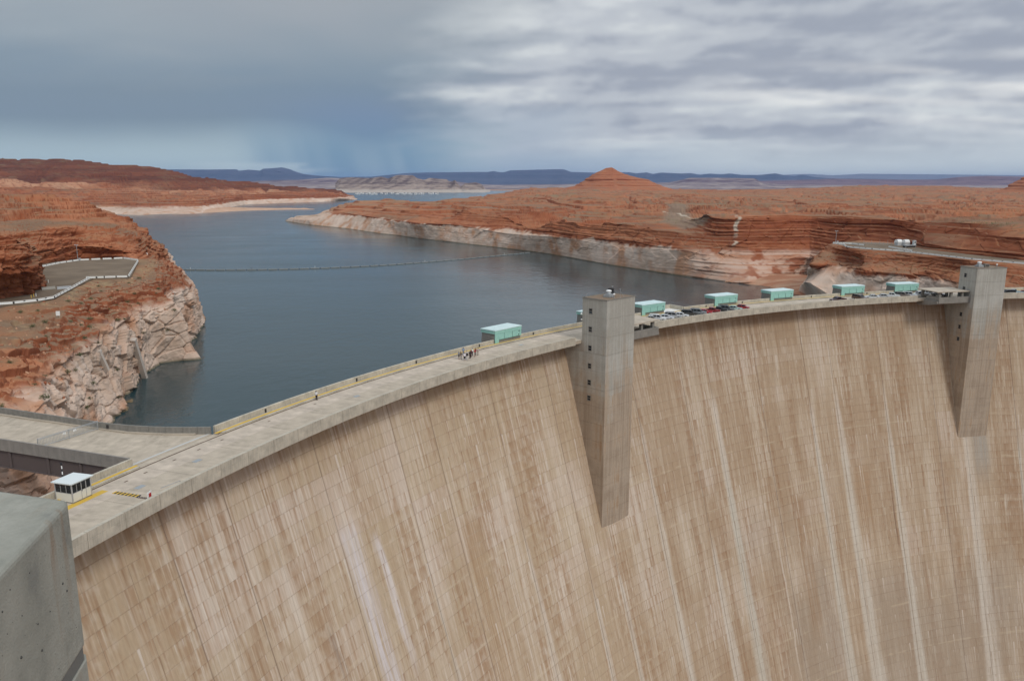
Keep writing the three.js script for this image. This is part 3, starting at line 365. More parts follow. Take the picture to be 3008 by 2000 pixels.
mesa('mesa', 'pale grey buttes on the far shore behind the marina', [[-1825.4,72.3,-8200], [-1770.5,120.5,-8200], [-1629.7,127.4,-8200], [-1436,119.1,-8000], [-1349.8,122.6,-7800], [-1266.3,129.9,-7700], [-1200.9,113.7,-7700], [-1088.5,140.7,-7500], [-937.6,142.3,-7500], [-896.5,115.5,-7500], [-840.4,100.3,-7600], [-808.7,117.7,-7800], [-648.4,107.9,-7800], [-593.1,81.2,-7600], [-515.4,93.8,-7200], [-463.3,38.1,-7100], [-414.4,66.4,-7000], [-318.2,73.8,-7000], [-267.3,56.1,-7000], [-234.6,14.8,-7000], [-192.5,0.1,-7000]],
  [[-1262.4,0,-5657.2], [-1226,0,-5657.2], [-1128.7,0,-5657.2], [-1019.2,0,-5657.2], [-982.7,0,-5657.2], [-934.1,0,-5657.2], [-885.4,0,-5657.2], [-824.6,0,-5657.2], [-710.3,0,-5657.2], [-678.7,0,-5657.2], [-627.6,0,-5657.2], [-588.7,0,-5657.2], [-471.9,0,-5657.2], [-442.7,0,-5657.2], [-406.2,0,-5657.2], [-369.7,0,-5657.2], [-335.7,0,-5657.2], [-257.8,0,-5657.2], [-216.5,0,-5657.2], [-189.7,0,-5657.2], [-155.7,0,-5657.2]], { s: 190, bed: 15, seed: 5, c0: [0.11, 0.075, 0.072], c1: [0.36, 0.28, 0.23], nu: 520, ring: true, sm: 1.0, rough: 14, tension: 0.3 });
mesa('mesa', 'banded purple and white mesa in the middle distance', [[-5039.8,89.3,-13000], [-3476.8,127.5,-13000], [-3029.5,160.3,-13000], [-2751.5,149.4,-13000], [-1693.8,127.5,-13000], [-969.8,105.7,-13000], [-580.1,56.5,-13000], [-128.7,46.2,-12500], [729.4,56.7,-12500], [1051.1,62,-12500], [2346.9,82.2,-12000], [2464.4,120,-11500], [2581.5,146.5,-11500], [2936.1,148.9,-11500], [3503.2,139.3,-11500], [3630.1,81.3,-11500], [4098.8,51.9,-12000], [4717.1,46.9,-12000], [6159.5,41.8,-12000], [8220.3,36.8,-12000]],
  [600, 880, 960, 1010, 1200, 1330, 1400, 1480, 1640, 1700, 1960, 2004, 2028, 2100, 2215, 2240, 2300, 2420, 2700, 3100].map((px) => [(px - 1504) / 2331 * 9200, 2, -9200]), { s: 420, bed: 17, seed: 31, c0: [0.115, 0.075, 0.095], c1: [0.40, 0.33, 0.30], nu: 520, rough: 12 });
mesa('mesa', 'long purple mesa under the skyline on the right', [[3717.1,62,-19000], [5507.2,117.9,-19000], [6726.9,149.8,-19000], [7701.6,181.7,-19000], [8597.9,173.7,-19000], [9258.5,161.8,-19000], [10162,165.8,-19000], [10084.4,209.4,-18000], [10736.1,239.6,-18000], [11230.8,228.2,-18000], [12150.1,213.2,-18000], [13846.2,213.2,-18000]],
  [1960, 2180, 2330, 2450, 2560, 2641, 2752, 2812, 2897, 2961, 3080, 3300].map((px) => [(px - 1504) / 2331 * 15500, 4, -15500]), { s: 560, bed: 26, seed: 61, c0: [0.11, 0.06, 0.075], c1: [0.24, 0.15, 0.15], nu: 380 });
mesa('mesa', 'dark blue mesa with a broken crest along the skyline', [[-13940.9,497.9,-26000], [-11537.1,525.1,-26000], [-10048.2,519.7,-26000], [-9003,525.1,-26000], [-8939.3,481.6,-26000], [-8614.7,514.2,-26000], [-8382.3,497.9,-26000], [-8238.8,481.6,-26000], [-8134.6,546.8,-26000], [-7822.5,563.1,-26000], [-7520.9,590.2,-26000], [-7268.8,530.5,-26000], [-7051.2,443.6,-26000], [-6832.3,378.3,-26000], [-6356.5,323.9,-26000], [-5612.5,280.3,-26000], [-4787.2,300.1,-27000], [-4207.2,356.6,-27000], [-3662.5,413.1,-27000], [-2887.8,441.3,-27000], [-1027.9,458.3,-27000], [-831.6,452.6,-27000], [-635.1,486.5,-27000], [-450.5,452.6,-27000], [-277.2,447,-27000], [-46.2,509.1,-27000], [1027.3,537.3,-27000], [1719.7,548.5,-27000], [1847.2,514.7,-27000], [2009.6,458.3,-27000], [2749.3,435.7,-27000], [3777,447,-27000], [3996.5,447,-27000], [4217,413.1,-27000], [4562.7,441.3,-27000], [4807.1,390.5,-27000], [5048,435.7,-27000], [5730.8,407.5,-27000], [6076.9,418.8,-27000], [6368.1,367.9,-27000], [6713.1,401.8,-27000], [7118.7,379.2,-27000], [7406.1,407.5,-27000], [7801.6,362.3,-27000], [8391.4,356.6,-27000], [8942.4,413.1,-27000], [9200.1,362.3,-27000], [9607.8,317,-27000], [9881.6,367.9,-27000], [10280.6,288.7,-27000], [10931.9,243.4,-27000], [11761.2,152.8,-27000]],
  [250, 466, 600, 694, 700, 729, 750, 763, 772, 800, 827, 850, 870, 890, 933, 1000, 1090, 1140, 1187, 1254, 1415, 1432, 1449, 1465, 1480, 1500, 1593, 1653, 1664, 1678, 1742, 1831, 1850, 1869, 1899, 1920, 1941, 2000, 2030, 2055, 2085, 2120, 2145, 2179, 2230, 2278, 2300, 2335, 2359, 2393, 2449, 2520].map((px) => [(px - 1504) / 2331 * 21500, 5, -21500]), { s: 800, bed: 40, seed: 15, c0: [0.042, 0.055, 0.095], c1: [0.095, 0.098, 0.14], nu: 760, top: 0.05 });  // the blue of distant haze is put into these rock colours
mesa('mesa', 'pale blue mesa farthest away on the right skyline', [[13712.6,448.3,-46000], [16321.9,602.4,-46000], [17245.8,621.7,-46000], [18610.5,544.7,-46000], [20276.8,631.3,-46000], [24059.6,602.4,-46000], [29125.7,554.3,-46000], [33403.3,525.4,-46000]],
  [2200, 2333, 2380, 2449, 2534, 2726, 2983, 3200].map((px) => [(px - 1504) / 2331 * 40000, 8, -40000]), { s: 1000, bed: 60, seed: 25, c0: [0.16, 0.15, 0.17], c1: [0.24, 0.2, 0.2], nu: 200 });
// far plain, canyon floor below the dam, walls of the canyon out of frame
{ const g = new THREE.RingGeometry(6900, 95000, 96, 6); g.rotateX(-Math.PI / 2); tag(mesh('desert_ground', g, std([0.36, 0.22, 0.15], 1)).translateY(-0.6), 'flat far desert ground', null, null, 'structure'); }
{ const g = new THREE.PlaneGeometry(900, 900, 40, 40); g.rotateX(-Math.PI / 2); const p = g.attributes.position; for (let i = 0; i < p.count; i++) p.setY(i, fbm2(p.getX(i) / 60, p.getZ(i) / 60, 4) * 14); g.computeVertexNormals(); tag(mesh('canyon_floor', g, std([0.3, 0.18, 0.12], 1)).translateX(260).translateY(-152).translateZ(230), 'rocky canyon floor below the dam', null, null, 'structure'); }

// ---------------------------------------------------------------- the lake
{ const CXD = 200.2, CZD = -7.6, pts = []; for (let t = -82; t <= 42; t += 2) pts.push(new THREE.Vector2(CXD + 266 * Math.sin(t * DEG), -(CZD - 266 * Math.cos(t * DEG))));
  pts.push(new THREE.Vector2(560, 215), new THREE.Vector2(9500, 900), new THREE.Vector2(9500, 7300), new THREE.Vector2(-9500, 7300), new THREE.Vector2(-9500, 900), new THREE.Vector2(-320, 60));
  const g = new THREE.ShapeGeometry(new THREE.Shape(pts)); g.rotateX(-Math.PI / 2);
  const uv = g.attributes.uv, p = g.attributes.position; for (let i = 0; i < p.count; i++) uv.setXY(i, p.getX(i) / 64, p.getZ(i) / 64);
  const waves = bumpTex(1024, (u, v) => { let s = 0, a = 0.42; for (const [f, k] of [[11, 1], [23, 1.5], [47, 1.4], [101, 1.2], [197, 1]]) { s += a * tile2((x, y) => vn2(x * k, y), u * f, v * f * 1.0, f, f); a *= 0.62; } return 0.5 + 0.5 * s; });
  const m = new THREE.MeshPhysicalMaterial({ color: col(0.021, 0.05, 0.058), roughness: 0.16, ior: 1.33, bumpMap: waves, bumpScale: 0.24 });
  m.roughness = 1; m.roughnessMap = tex(512, 512, (i, j) => { const v = 0.155 + 0.13 * tile2((x, y) => gfbm(x, y * 2.2, 5), i / 64, j / 64, 8, 8); return [v, v, v]; }); m.roughnessMap.colorSpace = THREE.NoColorSpace; m.roughnessMap.repeat.set(1 / 14, 1 / 14);
  { const d = m.roughnessMap.image.data; for (let k = 0; k < d.length; k += 4) { const c = d[k] / 255, l = c <= 0.04045 ? c / 12.92 : ((c + 0.055) / 1.055) ** 2.4; d[k] = d[k + 1] = d[k + 2] = 255 * l; } }
  const lake = mesh('lake_water', g, m); lake.castShadow = false; tag(lake, 'blue-grey rippled lake behind the dam', null, null, 'structure'); }

// ---------------------------------------------------------------- the dam: an arch about a vertical axis, angles in degrees clockwise from -z
const CX = 200.2, CZ = -7.6, ROAD = 24.9, TOP = 26;
const pol = (r, th, y) => [CX + r * Math.sin(th * DEG), y, CZ - r * Math.cos(th * DEG)];
const faceR = (D) => 261.7 - 0.295 * D - 0.0001 * D * D;
function sweep(prof, t0, t1, step = 0.75, capped = true, soft = false) { // a cross-section (radius, height), in order, carried along the arch
  const n = Math.max(1, Math.ceil(Math.abs(t1 - t0) / step)), P = [], UV = [], m = prof.length; let per = [0]; for (let i = 0; i < m; i++) { const a = prof[i], b = prof[(i + 1) % m]; per.push(per[i] + Math.hypot(a[0] - b[0], a[1] - b[1])); }
  const put = (i, k) => { const q = prof[i % m], th = t0 + (t1 - t0) * k / n; P.push(...pol(q[0], th, q[1])); UV.push(th * DEG * 260, per[i]); };
  for (let k = 0; k < n; k++) for (let i = 0; i < m; i++) { put(i, k); put(i + 1, k); put(i, k + 1); put(i + 1, k); put(i + 1, k + 1); put(i, k + 1); }
  if (capped) { const tri = THREE.ShapeUtils.triangulateShape(prof.map((q) => new THREE.Vector2(...q)), []); for (const k of [0, n]) for (const t of tri) for (const i of k ? t : t.slice().reverse()) { P.push(...pol(prof[i][0], t0 + (t1 - t0) * k / n, prof[i][1])); UV.push(prof[i][0], prof[i][1]); } }
  const g = new THREE.BufferGeometry(); g.setAttribute('position', new THREE.Float32BufferAttribute(P, 3)); g.setAttribute('uv', new THREE.Float32BufferAttribute(UV, 2)); g.computeVertexNormals(); return g;
}
// materials
const grain = bumpTex(512, (u, v) => 0.5 + 0.5 * (0.6 * tile2((x, y) => fbm2(x, y, 4), u * 24, v * 24, 24, 24) + 0.5 * tile2(vn2, u * 160, v * 160, 160, 160)));
function concreteTex(base, o = {}) { const n = 512, S = o.s || 1; return tex(n, n, (i, j) => { const u = i / n * 16, v = j / n * 16;
  const a = tile2((x, y) => fbm2(x * 0.5, y * 0.5, 5), u, v, 16, 16), st = tile2((x, y) => fbm2(x * (o.sx || 5), y * 0.35 + 5, 4), u, v, 16, 16), f = tile2((x, y) => vn2(x * 12, y * 12), u, v, 16, 16);
  let c = base.map((q) => q * (1 + 0.34 * a * S + 0.24 * st * S + 0.07 * f)); if (o.rust) c = mix(c, [0.3, 0.19, 0.1], clamp(st * 2 - 0.45 + a) * o.rust); return c; }); }
const bumped = { bumpMap: grain, bumpScale: 0.02 };
const M_WALL = new THREE.MeshStandardMaterial({ map: concreteTex([0.475, 0.43, 0.35], { rust: 0.35, s: 1.3 }), roughness: 0.92, ...bumped });
const M_DECK = new THREE.MeshPhysicalMaterial({ specularIntensity: 0.4, map: concreteTex([0.46, 0.395, 0.315], { sx: 1.2 }), roughness: 0.95 });
const M_GREY = new THREE.MeshStandardMaterial({ map: concreteTex([0.23, 0.215, 0.19], {}), roughness: 0.93, ...bumped });
const M_BRIDGE = new THREE.MeshStandardMaterial({ map: concreteTex([0.26, 0.24, 0.215], { s: 0.8 }), roughness: 0.93 });
for (const m of [M_WALL, M_DECK, M_GREY, M_BRIDGE]) { m.map.repeat.set(1 / 9, 1 / 9); }
const M_YELLOW = std([0.62, 0.40, 0.055], 0.7), M_BLACK = std([0.018, 0.018, 0.02], 0.6), M_STEEL = std([0.45, 0.47, 0.48], 0.45, 0.6), M_WHITE = std([0.78, 0.78, 0.76], 0.6), M_DARK = std([0.035, 0.03, 0.028], 0.8), M_RUST = std([0.12, 0.08, 0.055], 0.8);
const GLASS = new THREE.MeshPhysicalMaterial({ color: col(0.012, 0.016, 0.02), roughness: 0.06, specularIntensity: 0.8 });

// contraction joints, and the staining and painted top shade of the downstream face (angle, depth below the parapet top) -> colour
const JOINTS = []; for (let k = -30, t = -10.98 + 11.46 * 4; t > -100; k++) { JOINTS.push(t); t -= [2.47, 4.47, 4.52][((k % 3) + 3) % 3]; } JOINTS.sort((a, b) => a - b);
const SPLIT = JOINTS.flatMap((t, i) => { const b = JOINTS[i + 1]; if (b === undefined) return [t]; const n = b - t > 3 ? 3 : 2; return [...Array(n)].map((_, k) => t + (b - t) * k / n); });
const LIFT = 2.29;
const colAt = (th) => { let a = 0, b = SPLIT.length - 1; while (b - a > 1) { const m = (a + b) >> 1; if (SPLIT[m] <= th) a = m; else b = m; } return a; };
const jointAt = (th) => { let a = 0, b = JOINTS.length - 1; while (b - a > 1) { const m = (a + b) >> 1; if (JOINTS[m] <= th) a = m; else b = m; } return a; };
function faceColor(th, D) {
  const s = th * 4.35, j = Math.floor(D / LIFT), f = D / LIFT - j, i = colAt(th), J = jointAt(th), right = sst(-52, -36, th), deep = sst(28, 60, D);
  const g1 = fbm2(s * 2.3, D * 0.045, 4), g2 = fbm2(s * 3.2 + j * 11.7, D * 0.16, 3), g3 = fbm2(s * 0.16, D * 0.05 + 4, 4), g4 = fbm2(s * 0.9 + 50, D * 0.022, 3), fine = vn2(s * 9, D * 1.1 + j * 3);
  const run = Math.floor(j / (2 + 3 * h1(J + 5))), pt = h3(i, j, 3) - 0.5, bt = h2(J * 7 + 1, run + 20) - 0.5, pr = h3(i >> 1, j * 3, 9);
  let c = mix([0.395, 0.30, 0.205], [0.52, 0.445, 0.345], clamp(0.5 + g1 * 0.9 + bt * 0.3 + g3 * 0.9 + pt * 0.07));
  c = mix(c, [0.47, 0.375, 0.31], clamp(bt * 1.1 + g3 * 1.2) * 0.5);                               // pinkish pours
  c = mix(c, [0.46, 0.385, 0.255], clamp(0.15 - bt * 1.2 + g4 * 0.9 - g3) * 0.3 * (1 - right));       // yellowish pours
  const fade = Math.exp(-f * (0.6 + 1.6 * pr)) * 0.5 + 0.5, run2 = Math.floor((j + 3 * h1(J + 90)) / 3), g5 = fbm2(s * 4.2 + h2(run2, J) * 40, D * 0.07, 3), g6 = fbm2(s * 0.3 + 20, D * 0.03, 4), g7 = fbm2(s * 1.7 + 80, D * 0.02, 4);
  c = mix(c, [0.285, 0.168, 0.088], clamp((g2 * 0.7 + g5 * 1.1 + g1 * 0.8 + g7 * 0.9 + g6 * 1.3 - 0.2 + 0.12 * right) * 1.5) * fade * 0.72);  // iron stain running down
  c = mix(c, [0.60, 0.545, 0.465], clamp((-g5 * 1.3 - g7 * 0.9 - g2 * 0.4 + g3 * 0.8 + bt * 0.3 - 0.38) * 2.0) * 0.62);     // lime
  const g8 = gfbm(s * 0.55 + 3, D * 0.5, 6); c = mix(c, [0.53, 0.47, 0.385], clamp(g8 * 2.2 - 0.35 + g6 * 0.8) * 0.38 * (1 - 0.5 * right)); c = mix(c, [0.31, 0.195, 0.105], clamp(-g8 * 1.9 - 0.4 + g6 * 1.4) * 0.34 * (1 - 0.5 * right));  // flaking crust
  c = mix(c, [0.335, 0.285, 0.225], clamp(fbm2(s * 0.05 + 9, D * 0.03, 3) * 2 + (D - 85) / 50) * 0.55 * right);  // greyer towards the foot
  { const b = (D + 2.5 * h1(7) + 0.6 * fbm2(s * 0.12, 4, 3)) / (LIFT * 6), k = b - Math.floor(b); c = mix(c, [0.53, 0.45, 0.33], sst(0.075, 0.0, k) * clamp(0.5 + 1.6 * fbm2(s * 0.5, Math.floor(b) * 5, 3)) * 0.5 * sst(20, 34, D)); }
  // white runs beside the contraction joints, wider with depth
  for (const k of [J, J + 1]) { if (JOINTS[k] === undefined) continue; const off = (th - JOINTS[k]) * 4.2 * (faceR(D) / 250), st = h1(k * 13 + 3), d0 = lerp(18, 62, st) + (1 - right) * 14, w = (0.65 + 0.018 * (D - d0)) * (0.7 + 1.1 * h1(k * 5 + 8)), edge = off > 0 ? off : -off * 1.7;
    const t = sst(d0, d0 + 9, D) * sst(w * 1.25, w * 0.5, edge + 0.5 * fbm2(D * 0.12 + k * 9, k, 3)) * clamp(0.78 + 0.6 * fbm2(s * 1.8, D * 0.07 + k, 3) + 0.1 * fine) * lerp(0.55, 1, right) * (h1(k * 3 + 1) > 0.12 ? 1 : 0.2);
    c = mix(c, mix([0.64, 0.60, 0.535], [0.56, 0.56, 0.50], deep * h1(k + 60)), t * 0.78); }
  const blob = (th0, d0, d1, w, lean, k, cc) => { const o = Math.abs((th - th0 - lean * (D - d0)) * 4.3 + 0.6 * fbm2(D * 0.2, th0, 2)); const t = sst(w, w * 0.3, o) * sst(d0 - 1, d0 + 3, D) * sst(d1, d1 - 14, D) * clamp(k + 0.9 * fbm2(s * 3.5, D * 0.1 + 3, 3)); if (t > 0) c = mix(c, cc, t); };
  blob(-63.2, 20, 62, 3.1, 0.006, 0.6, [0.56, 0.53, 0.53]); blob(-61.9, 24, 54, 1.3, 0.01, 0.75, [0.6, 0.57, 0.56]); blob(-65.6, 32, 47, 1.0, 0.02, 0.4, [0.2, 0.17, 0.15]); blob(-63.0, 22, 30, 0.5, 0.02, 0.5, [0.16, 0.15, 0.15]);
  blob(-30.0, 62, 112, 0.55, 0.0, 0.9, [0.56, 0.5, 0.42]); blob(-18.4, 56, 84, 0.5, 0, 0.6, [0.17, 0.1, 0.06]); blob(-21, 52, 80, 5, 0, 0.45, [0.36, 0.24, 0.14]); blob(-27.5, 57, 105, 4, 0, 0.4, [0.33, 0.22, 0.13]); blob(-9.8, 45, 66, 4.6, 0, 0.85, [0.37, 0.345, 0.3]); blob(-56, 30, 80, 4, 0, 0.35, [0.33, 0.215, 0.12]); blob(-69, 26, 60, 2.2, 0.01, 0.5, [0.30, 0.19, 0.105]);
  c = mix(c, [0.25, 0.165, 0.1], sst(9, 2.5, D + 3.5 * fbm2(s * 0.9, 3, 4)) * 0.22);                   // shade under the roadway, put into the face colour
  // single drips that start at a lift line
  for (let a = -1; a < 2; a++) { const cs = Math.floor(s / 1.5) + a; for (let b = 0; b < 4; b++) { const jj = j - b, r = h3(cs, jj, 11); if (r < 0.87) continue; const r2 = h3(cs, jj, 29), r3 = h3(cs, jj, 57), len = 0.8 + 8 * r2 * r2, dd = D - jj * LIFT; if (dd > len || dd < 0) continue; const x0 = (cs + r3) * 1.5, w = (0.07 + 0.3 * r2 * r3) * (1 - 0.75 * dd / len), o = Math.abs(s - x0 - 0.05 * vn2(D * 0.7, cs));
    const t = sst(w, w * 0.4, o) * (1 - dd / len) ** 0.5; if (t > 0) c = mix(c, r > 0.935 ? [0.62, 0.575, 0.51] : [0.25, 0.145, 0.075], t * (r > 0.935 ? 0.75 : 0.6)); } }
  // lift lines and form joints, darkened by rust, with little runs below
  const line = Math.min(f, 1 - f) * LIFT, major = j % 5 === 0 ? 1.25 : 0.8, wob = clamp(0.55 + 0.9 * fbm2(s * 0.4, j * 7.1, 3));
  c = mix(c, mix([0.23, 0.145, 0.085], [0.5, 0.43, 0.35], sst(0.62, 0.8, h2(j, J))), sst(0.13, 0.03, line) * 0.34 * wob * major);
  const dv = Math.min(th - SPLIT[i], (SPLIT[i + 1] ?? th + 1) - th) * 4.3; c = mix(c, [0.24, 0.155, 0.095], sst(0.14, 0.04, dv) * 0.16 * clamp(0.5 + fbm2(i * 3.3, D * 0.1, 2) * 1.4));
  const dj = Math.min(th - JOINTS[J], (JOINTS[J + 1] ?? th + 1) - th) * 4.3; c = mix(c, [0.17, 0.115, 0.08], sst(0.17, 0.05, dj) * 0.5);
  const q = 1 + 0.07 * fine; const m = lerp(1.1, 0.96, right); return [c[0] * q * m, c[1] * q * m * lerp(0.965, 0.94, right), c[2] * q * m * lerp(0.955, 0.9, right)];
}
const FH = 148; // depth of the face that is built
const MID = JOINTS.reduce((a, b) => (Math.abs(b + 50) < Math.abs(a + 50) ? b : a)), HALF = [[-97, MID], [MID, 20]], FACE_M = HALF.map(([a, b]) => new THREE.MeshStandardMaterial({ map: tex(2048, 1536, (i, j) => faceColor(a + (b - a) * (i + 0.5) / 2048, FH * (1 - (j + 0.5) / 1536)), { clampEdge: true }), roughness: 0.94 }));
const dam = thing('dam', 'huge curved concrete arch dam with a roadway on its crest', 'dam');
{ // the face, pour by pour
  const rr = rng(5), panels = [];
  const panel = (t0, t1, d0, d1) => { const out = (rr() - 0.5) * 0.03, hI = HALF[0][1] <= (t0 + t1) / 2 ? 1 : 0, [ha, hb] = HALF[hI], P = [], UV = [], g0 = 0.012 / 4.3, N = 3;
    const v = (u, w, back) => { const th = lerp(t0 + g0, t1 - g0, u), D = lerp(d0 + 0.012, d1 - 0.012, w), p = pol(faceR(D) - out + (back ? 0.14 : 0), th, TOP - D); P.push(...p); UV.push((th - ha) / (hb - ha), 1 - D / FH); };
    const quad = (a, b, c, d) => { v(...a); v(...b); v(...c); v(...b); v(...d); v(...c); };
    for (let k = 0; k < N; k++) { const a = k / N, b = (k + 1) / N; quad([a, 0], [a, 1], [b, 0], [b, 1]); quad([a, 0, 1], [a, 0], [b, 0, 1], [b, 0]); quad([a, 1], [a, 1, 1], [b, 1], [b, 1, 1]); }
    quad([0, 0, 1], [0, 1, 1], [0, 0], [0, 1]); quad([1, 0], [1, 1], [1, 0, 1], [1, 1, 1]);
    const g = new THREE.BufferGeometry(); g.setAttribute('position', new THREE.Float32BufferAttribute(P, 3)); g.setAttribute('uv', new THREE.Float32BufferAttribute(UV, 2)); g.computeVertexNormals();
    const [x, y, z] = pol(faceR((d0 + d1) / 2), (t0 + t1) / 2, TOP - (d0 + d1) / 2), h = y - EYE, dep = -h * 0.197 - z * 0.98, seen = dep > 0 && Math.abs(x / dep) < 0.64 && Math.abs((h * 0.98 - z * 0.197) / dep) < 0.43 && t0 > -74.2 && d0 > 2;
    const dist = Math.hypot(x, h, z);
    panels.push({ g, m: FACE_M[hI], k: seen ? (t1 - t0) * (d1 - d0) / dist / dist : 0 }); };
  for (let i = 0; i < SPLIT.length - 1; i++) { const t0 = SPLIT[i], t1 = SPLIT[i + 1]; if (t0 < -96 || t1 > 19) continue; for (let j = 1; j < 63; j++) panel(t0, t1, j * LIFT, (j + 1) * LIFT); }
  panels.sort((a, b) => b.k - a.k);
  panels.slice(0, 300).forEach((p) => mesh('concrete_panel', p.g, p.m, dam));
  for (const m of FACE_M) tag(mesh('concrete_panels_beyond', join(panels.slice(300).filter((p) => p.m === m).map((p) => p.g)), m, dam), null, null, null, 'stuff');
  const back = []; for (let d = 2; d < 144; d += 4) back.push([faceR(d) + 0.05, TOP - d]);
  mesh('dam_body', sweep([...back, [276, -120], [267, -20], [266.8, 23]], -97, 20, 1.5), M_RUST, dam);
}
{ // roadway: cantilevered slab, downstream parapet, kerb, upstream parapet
  mesh('road_deck', sweep([[255.05, 24.9], [255.05, 24.1], [257.5, 23.8], [261.6, 22.6], [266.9, 22.6], [266.9, 24.9]], -90, 20, 0.5), M_DECK, dam);
  mesh('pale_lane', sweep([[261.4, 24.9], [261.4, 24.906], [265.35, 24.906], [265.35, 24.9]], -90, 16, 0.5), new THREE.MeshStandardMaterial({ map: concreteTex([0.50, 0.425, 0.345], { sx: 0.8 }), roughness: 0.95 }), dam).material.map.repeat.set(1 / 9, 1 / 9);
  mesh('deck_joints', join(...[...Array(46)].map((_, i) => { const t = -88 + i * 2.25; return sweep([[255.06, 24.907], [255.06, 24.912], [265.3, 24.912], [265.3, 24.907]], t, t + 0.008, 1); })), std([0.2, 0.17, 0.14], 0.9), dam);
  const gaps = (t) => (t > -46.6 && t < -40.9) || (t > -15.2 && t < -9.1);
  const fr = [[254.5, 26], [254.5, 25.15], [254.53, 25.13], [254.53, 25.1], [254.5, 25.08], [254.5, 24.06], [255.0, 24.02], [255.0, 26]];
  const cells = (a, b, n) => [...Array(n)].map((_, i) => [a + (b - a) * i / n, a + (b - a) * (i + 1) / n]);
  for (const [a, b] of [...cells(-90, -46.6, 36), ...cells(-40.9, -15.2, 22), ...cells(-9.1, 16, 20)]) mesh('parapet_panel', sweep(fr, a + 0.008, b - 0.008, 0.5), M_WALL, dam);
  mesh('kerb', sweep([[265.75, 24.86], [265.75, 25.12], [265.79, 25.15], [266.9, 25.17], [266.9, 24.86]], -66.7, 16, 0.6), M_WALL, dam);
  mesh('kerb', sweep([[265.75, 24.86], [265.75, 25.12], [265.79, 25.15], [266.9, 25.17], [266.9, 24.86]], -90, -70.05, 0.6), M_WALL, dam);
  for (const [a, b] of [[-66.9, 16], [-73.2, -70.05]]) mesh('yellow_kerb_stripe', sweep([[266.02, 25.165], [266.02, 25.19], [266.5, 25.195], [266.5, 25.165]], a, b, 0.6), M_YELLOW, dam);
  mesh('crane_rail', sweep([[265.4, 24.89], [265.4, 24.93], [265.62, 24.93], [265.62, 24.89]], -90, 16, 0.6), M_RUST, dam);
  const up = [[266.95, 24.9], [266.95, 25.99], [267.0, 26.04], [267.3, 26.04], [267.34, 25.99], [267.34, 24.5], [267.34, 22]];
  const HOUSES = [-49.99, -42.39, -37.74, -31.18, -26.08, -19.66, -14.91];
  const blocked = (a, b) => HOUSES.some((h) => b > h + 0.02 && a < h + 2.02) || (b > -36.2 && a < -33.9) || (b > -70.05 && a < -66.75);
  const edges = [-90, -70.05, -66.75, -36.2, -33.9, 16, ...HOUSES.flatMap((h) => [h, h + 2.04])].sort((a, b) => a - b);
  for (let i = 0; i < edges.length - 1; i++) { if (blocked(edges[i] + 0.05, edges[i + 1] - 0.05)) continue; const n = Math.max(1, Math.round((edges[i + 1] - edges[i]) / 1.1)); for (const [a, b] of cells(edges[i], edges[i + 1], n)) mesh('parapet_panel', sweep(up, a + 0.006, b - 0.006, 0.5), M_WALL, dam); }
  // gate hoist housings on the upstream edge
  const faded = (a, b) => new THREE.MeshStandardMaterial({ roughness: 0.6, map: tex(256, 256, (i, j) => { const u = i / 16, v = j / 16, n = tile2((x, y) => fbm2(x * 0.8, y * 0.8, 4), u, v, 16, 16), d = tile2((x, y) => fbm2(x * 4, y * 0.4, 3), u, v, 16, 16); return mix(mix(a, b, clamp(0.45 + n * 1.3 + d * 0.6)), [0.3, 0.25, 0.19], clamp(d * 1.8 - 0.5) * 0.4); }) }), mint = faded([0.25, 0.5, 0.44], [0.36, 0.62, 0.54]), mintRoof = faded([0.54, 0.68, 0.68], [0.66, 0.79, 0.79]), mintDark = std([0.2, 0.42, 0.37], 0.6);
  const NAMES = ['beside the group of visitors', 'half hidden behind the near tower', 'just right of the near tower', 'behind the row of parked cars, above the black pickups', 'behind the road, second to the right of the concrete bay', 'behind the dark red pickup', 'farthest one, before the far tower'];
  const h0 = thing('gate_hoist_housing', 'mint green gate housing ' + NAMES[0], 'gate housing', pol(266.62, HOUSES[0] + 1.01, ROAD), -(HOUSES[0] + 1.01) * DEG);
  const sd = prism([[0.15, -0.6], [0.15, 2.5], [4.15, 2.5], [4.75, -3], [6.5, -27], [0.3, -27]], 9.3); sd.rotateY(Math.PI / 2); mesh('concrete_base', sd, M_GREY, h0);
  mesh('roof', join(box(9.75, 0.14, 4.75, 0, 3.33, -2.12), box(9.4, 0.1, 4.4, 0, 3.44, -2.12)), mintRoof, h0);
  mesh('fascia', join(box(9.6, 0.74, 0.12, 0, 2.89, 0.1), box(9.6, 0.74, 0.12, 0, 2.89, -4.3), box(0.12, 0.74, 4.3, -4.74, 2.89, -2.1), box(0.12, 0.74, 4.3, 4.74, 2.89, -2.1), box(9.4, 0.06, 4.3, 0, 2.55, -2.1)), mint, h0);
  mesh('leg', join(box(1.3, 2.5, 0.2, -4.05, 1.26, 0.06), box(0.5, 1.5, 0.18, 4.5, 1.75, 0.05)), mint, h0);
  for (const [x, w] of [[-2.42, 1.9], [0.0, 2.86], [2.86, 2.7]]) { const p = mesh('door_panel', box(w - 0.09, 1.36, 0.1, x, 1.8, 0.07), mint, h0); mesh('panel_frame', join(box(w, 0.12, 0.14, x, 1.05, 0.06), box(0.05, 1.5, 0.09, x + w / 2 - 0.02, 1.8, 0.05)), mintDark, p); }
  mesh('lock_box', join(box(0.16, 0.22, 0.14, 3.9, 2.2, 0.15), box(0.16, 0.22, 0.14, 3.75, 1.35, 0.15)), M_DARK, h0);
  HOUSES.forEach((h, i) => i && copy(h0, 'gate_hoist_housing', pol(266.62, h + 1.01, ROAD), -(h + 1.01) * DEG, 'mint green gate housing ' + NAMES[i]));
  // bay with a white floor that juts out upstream
  const bay = thing('concrete_bay', 'concrete walled bay with a white floor jutting over the lake', 'bay');
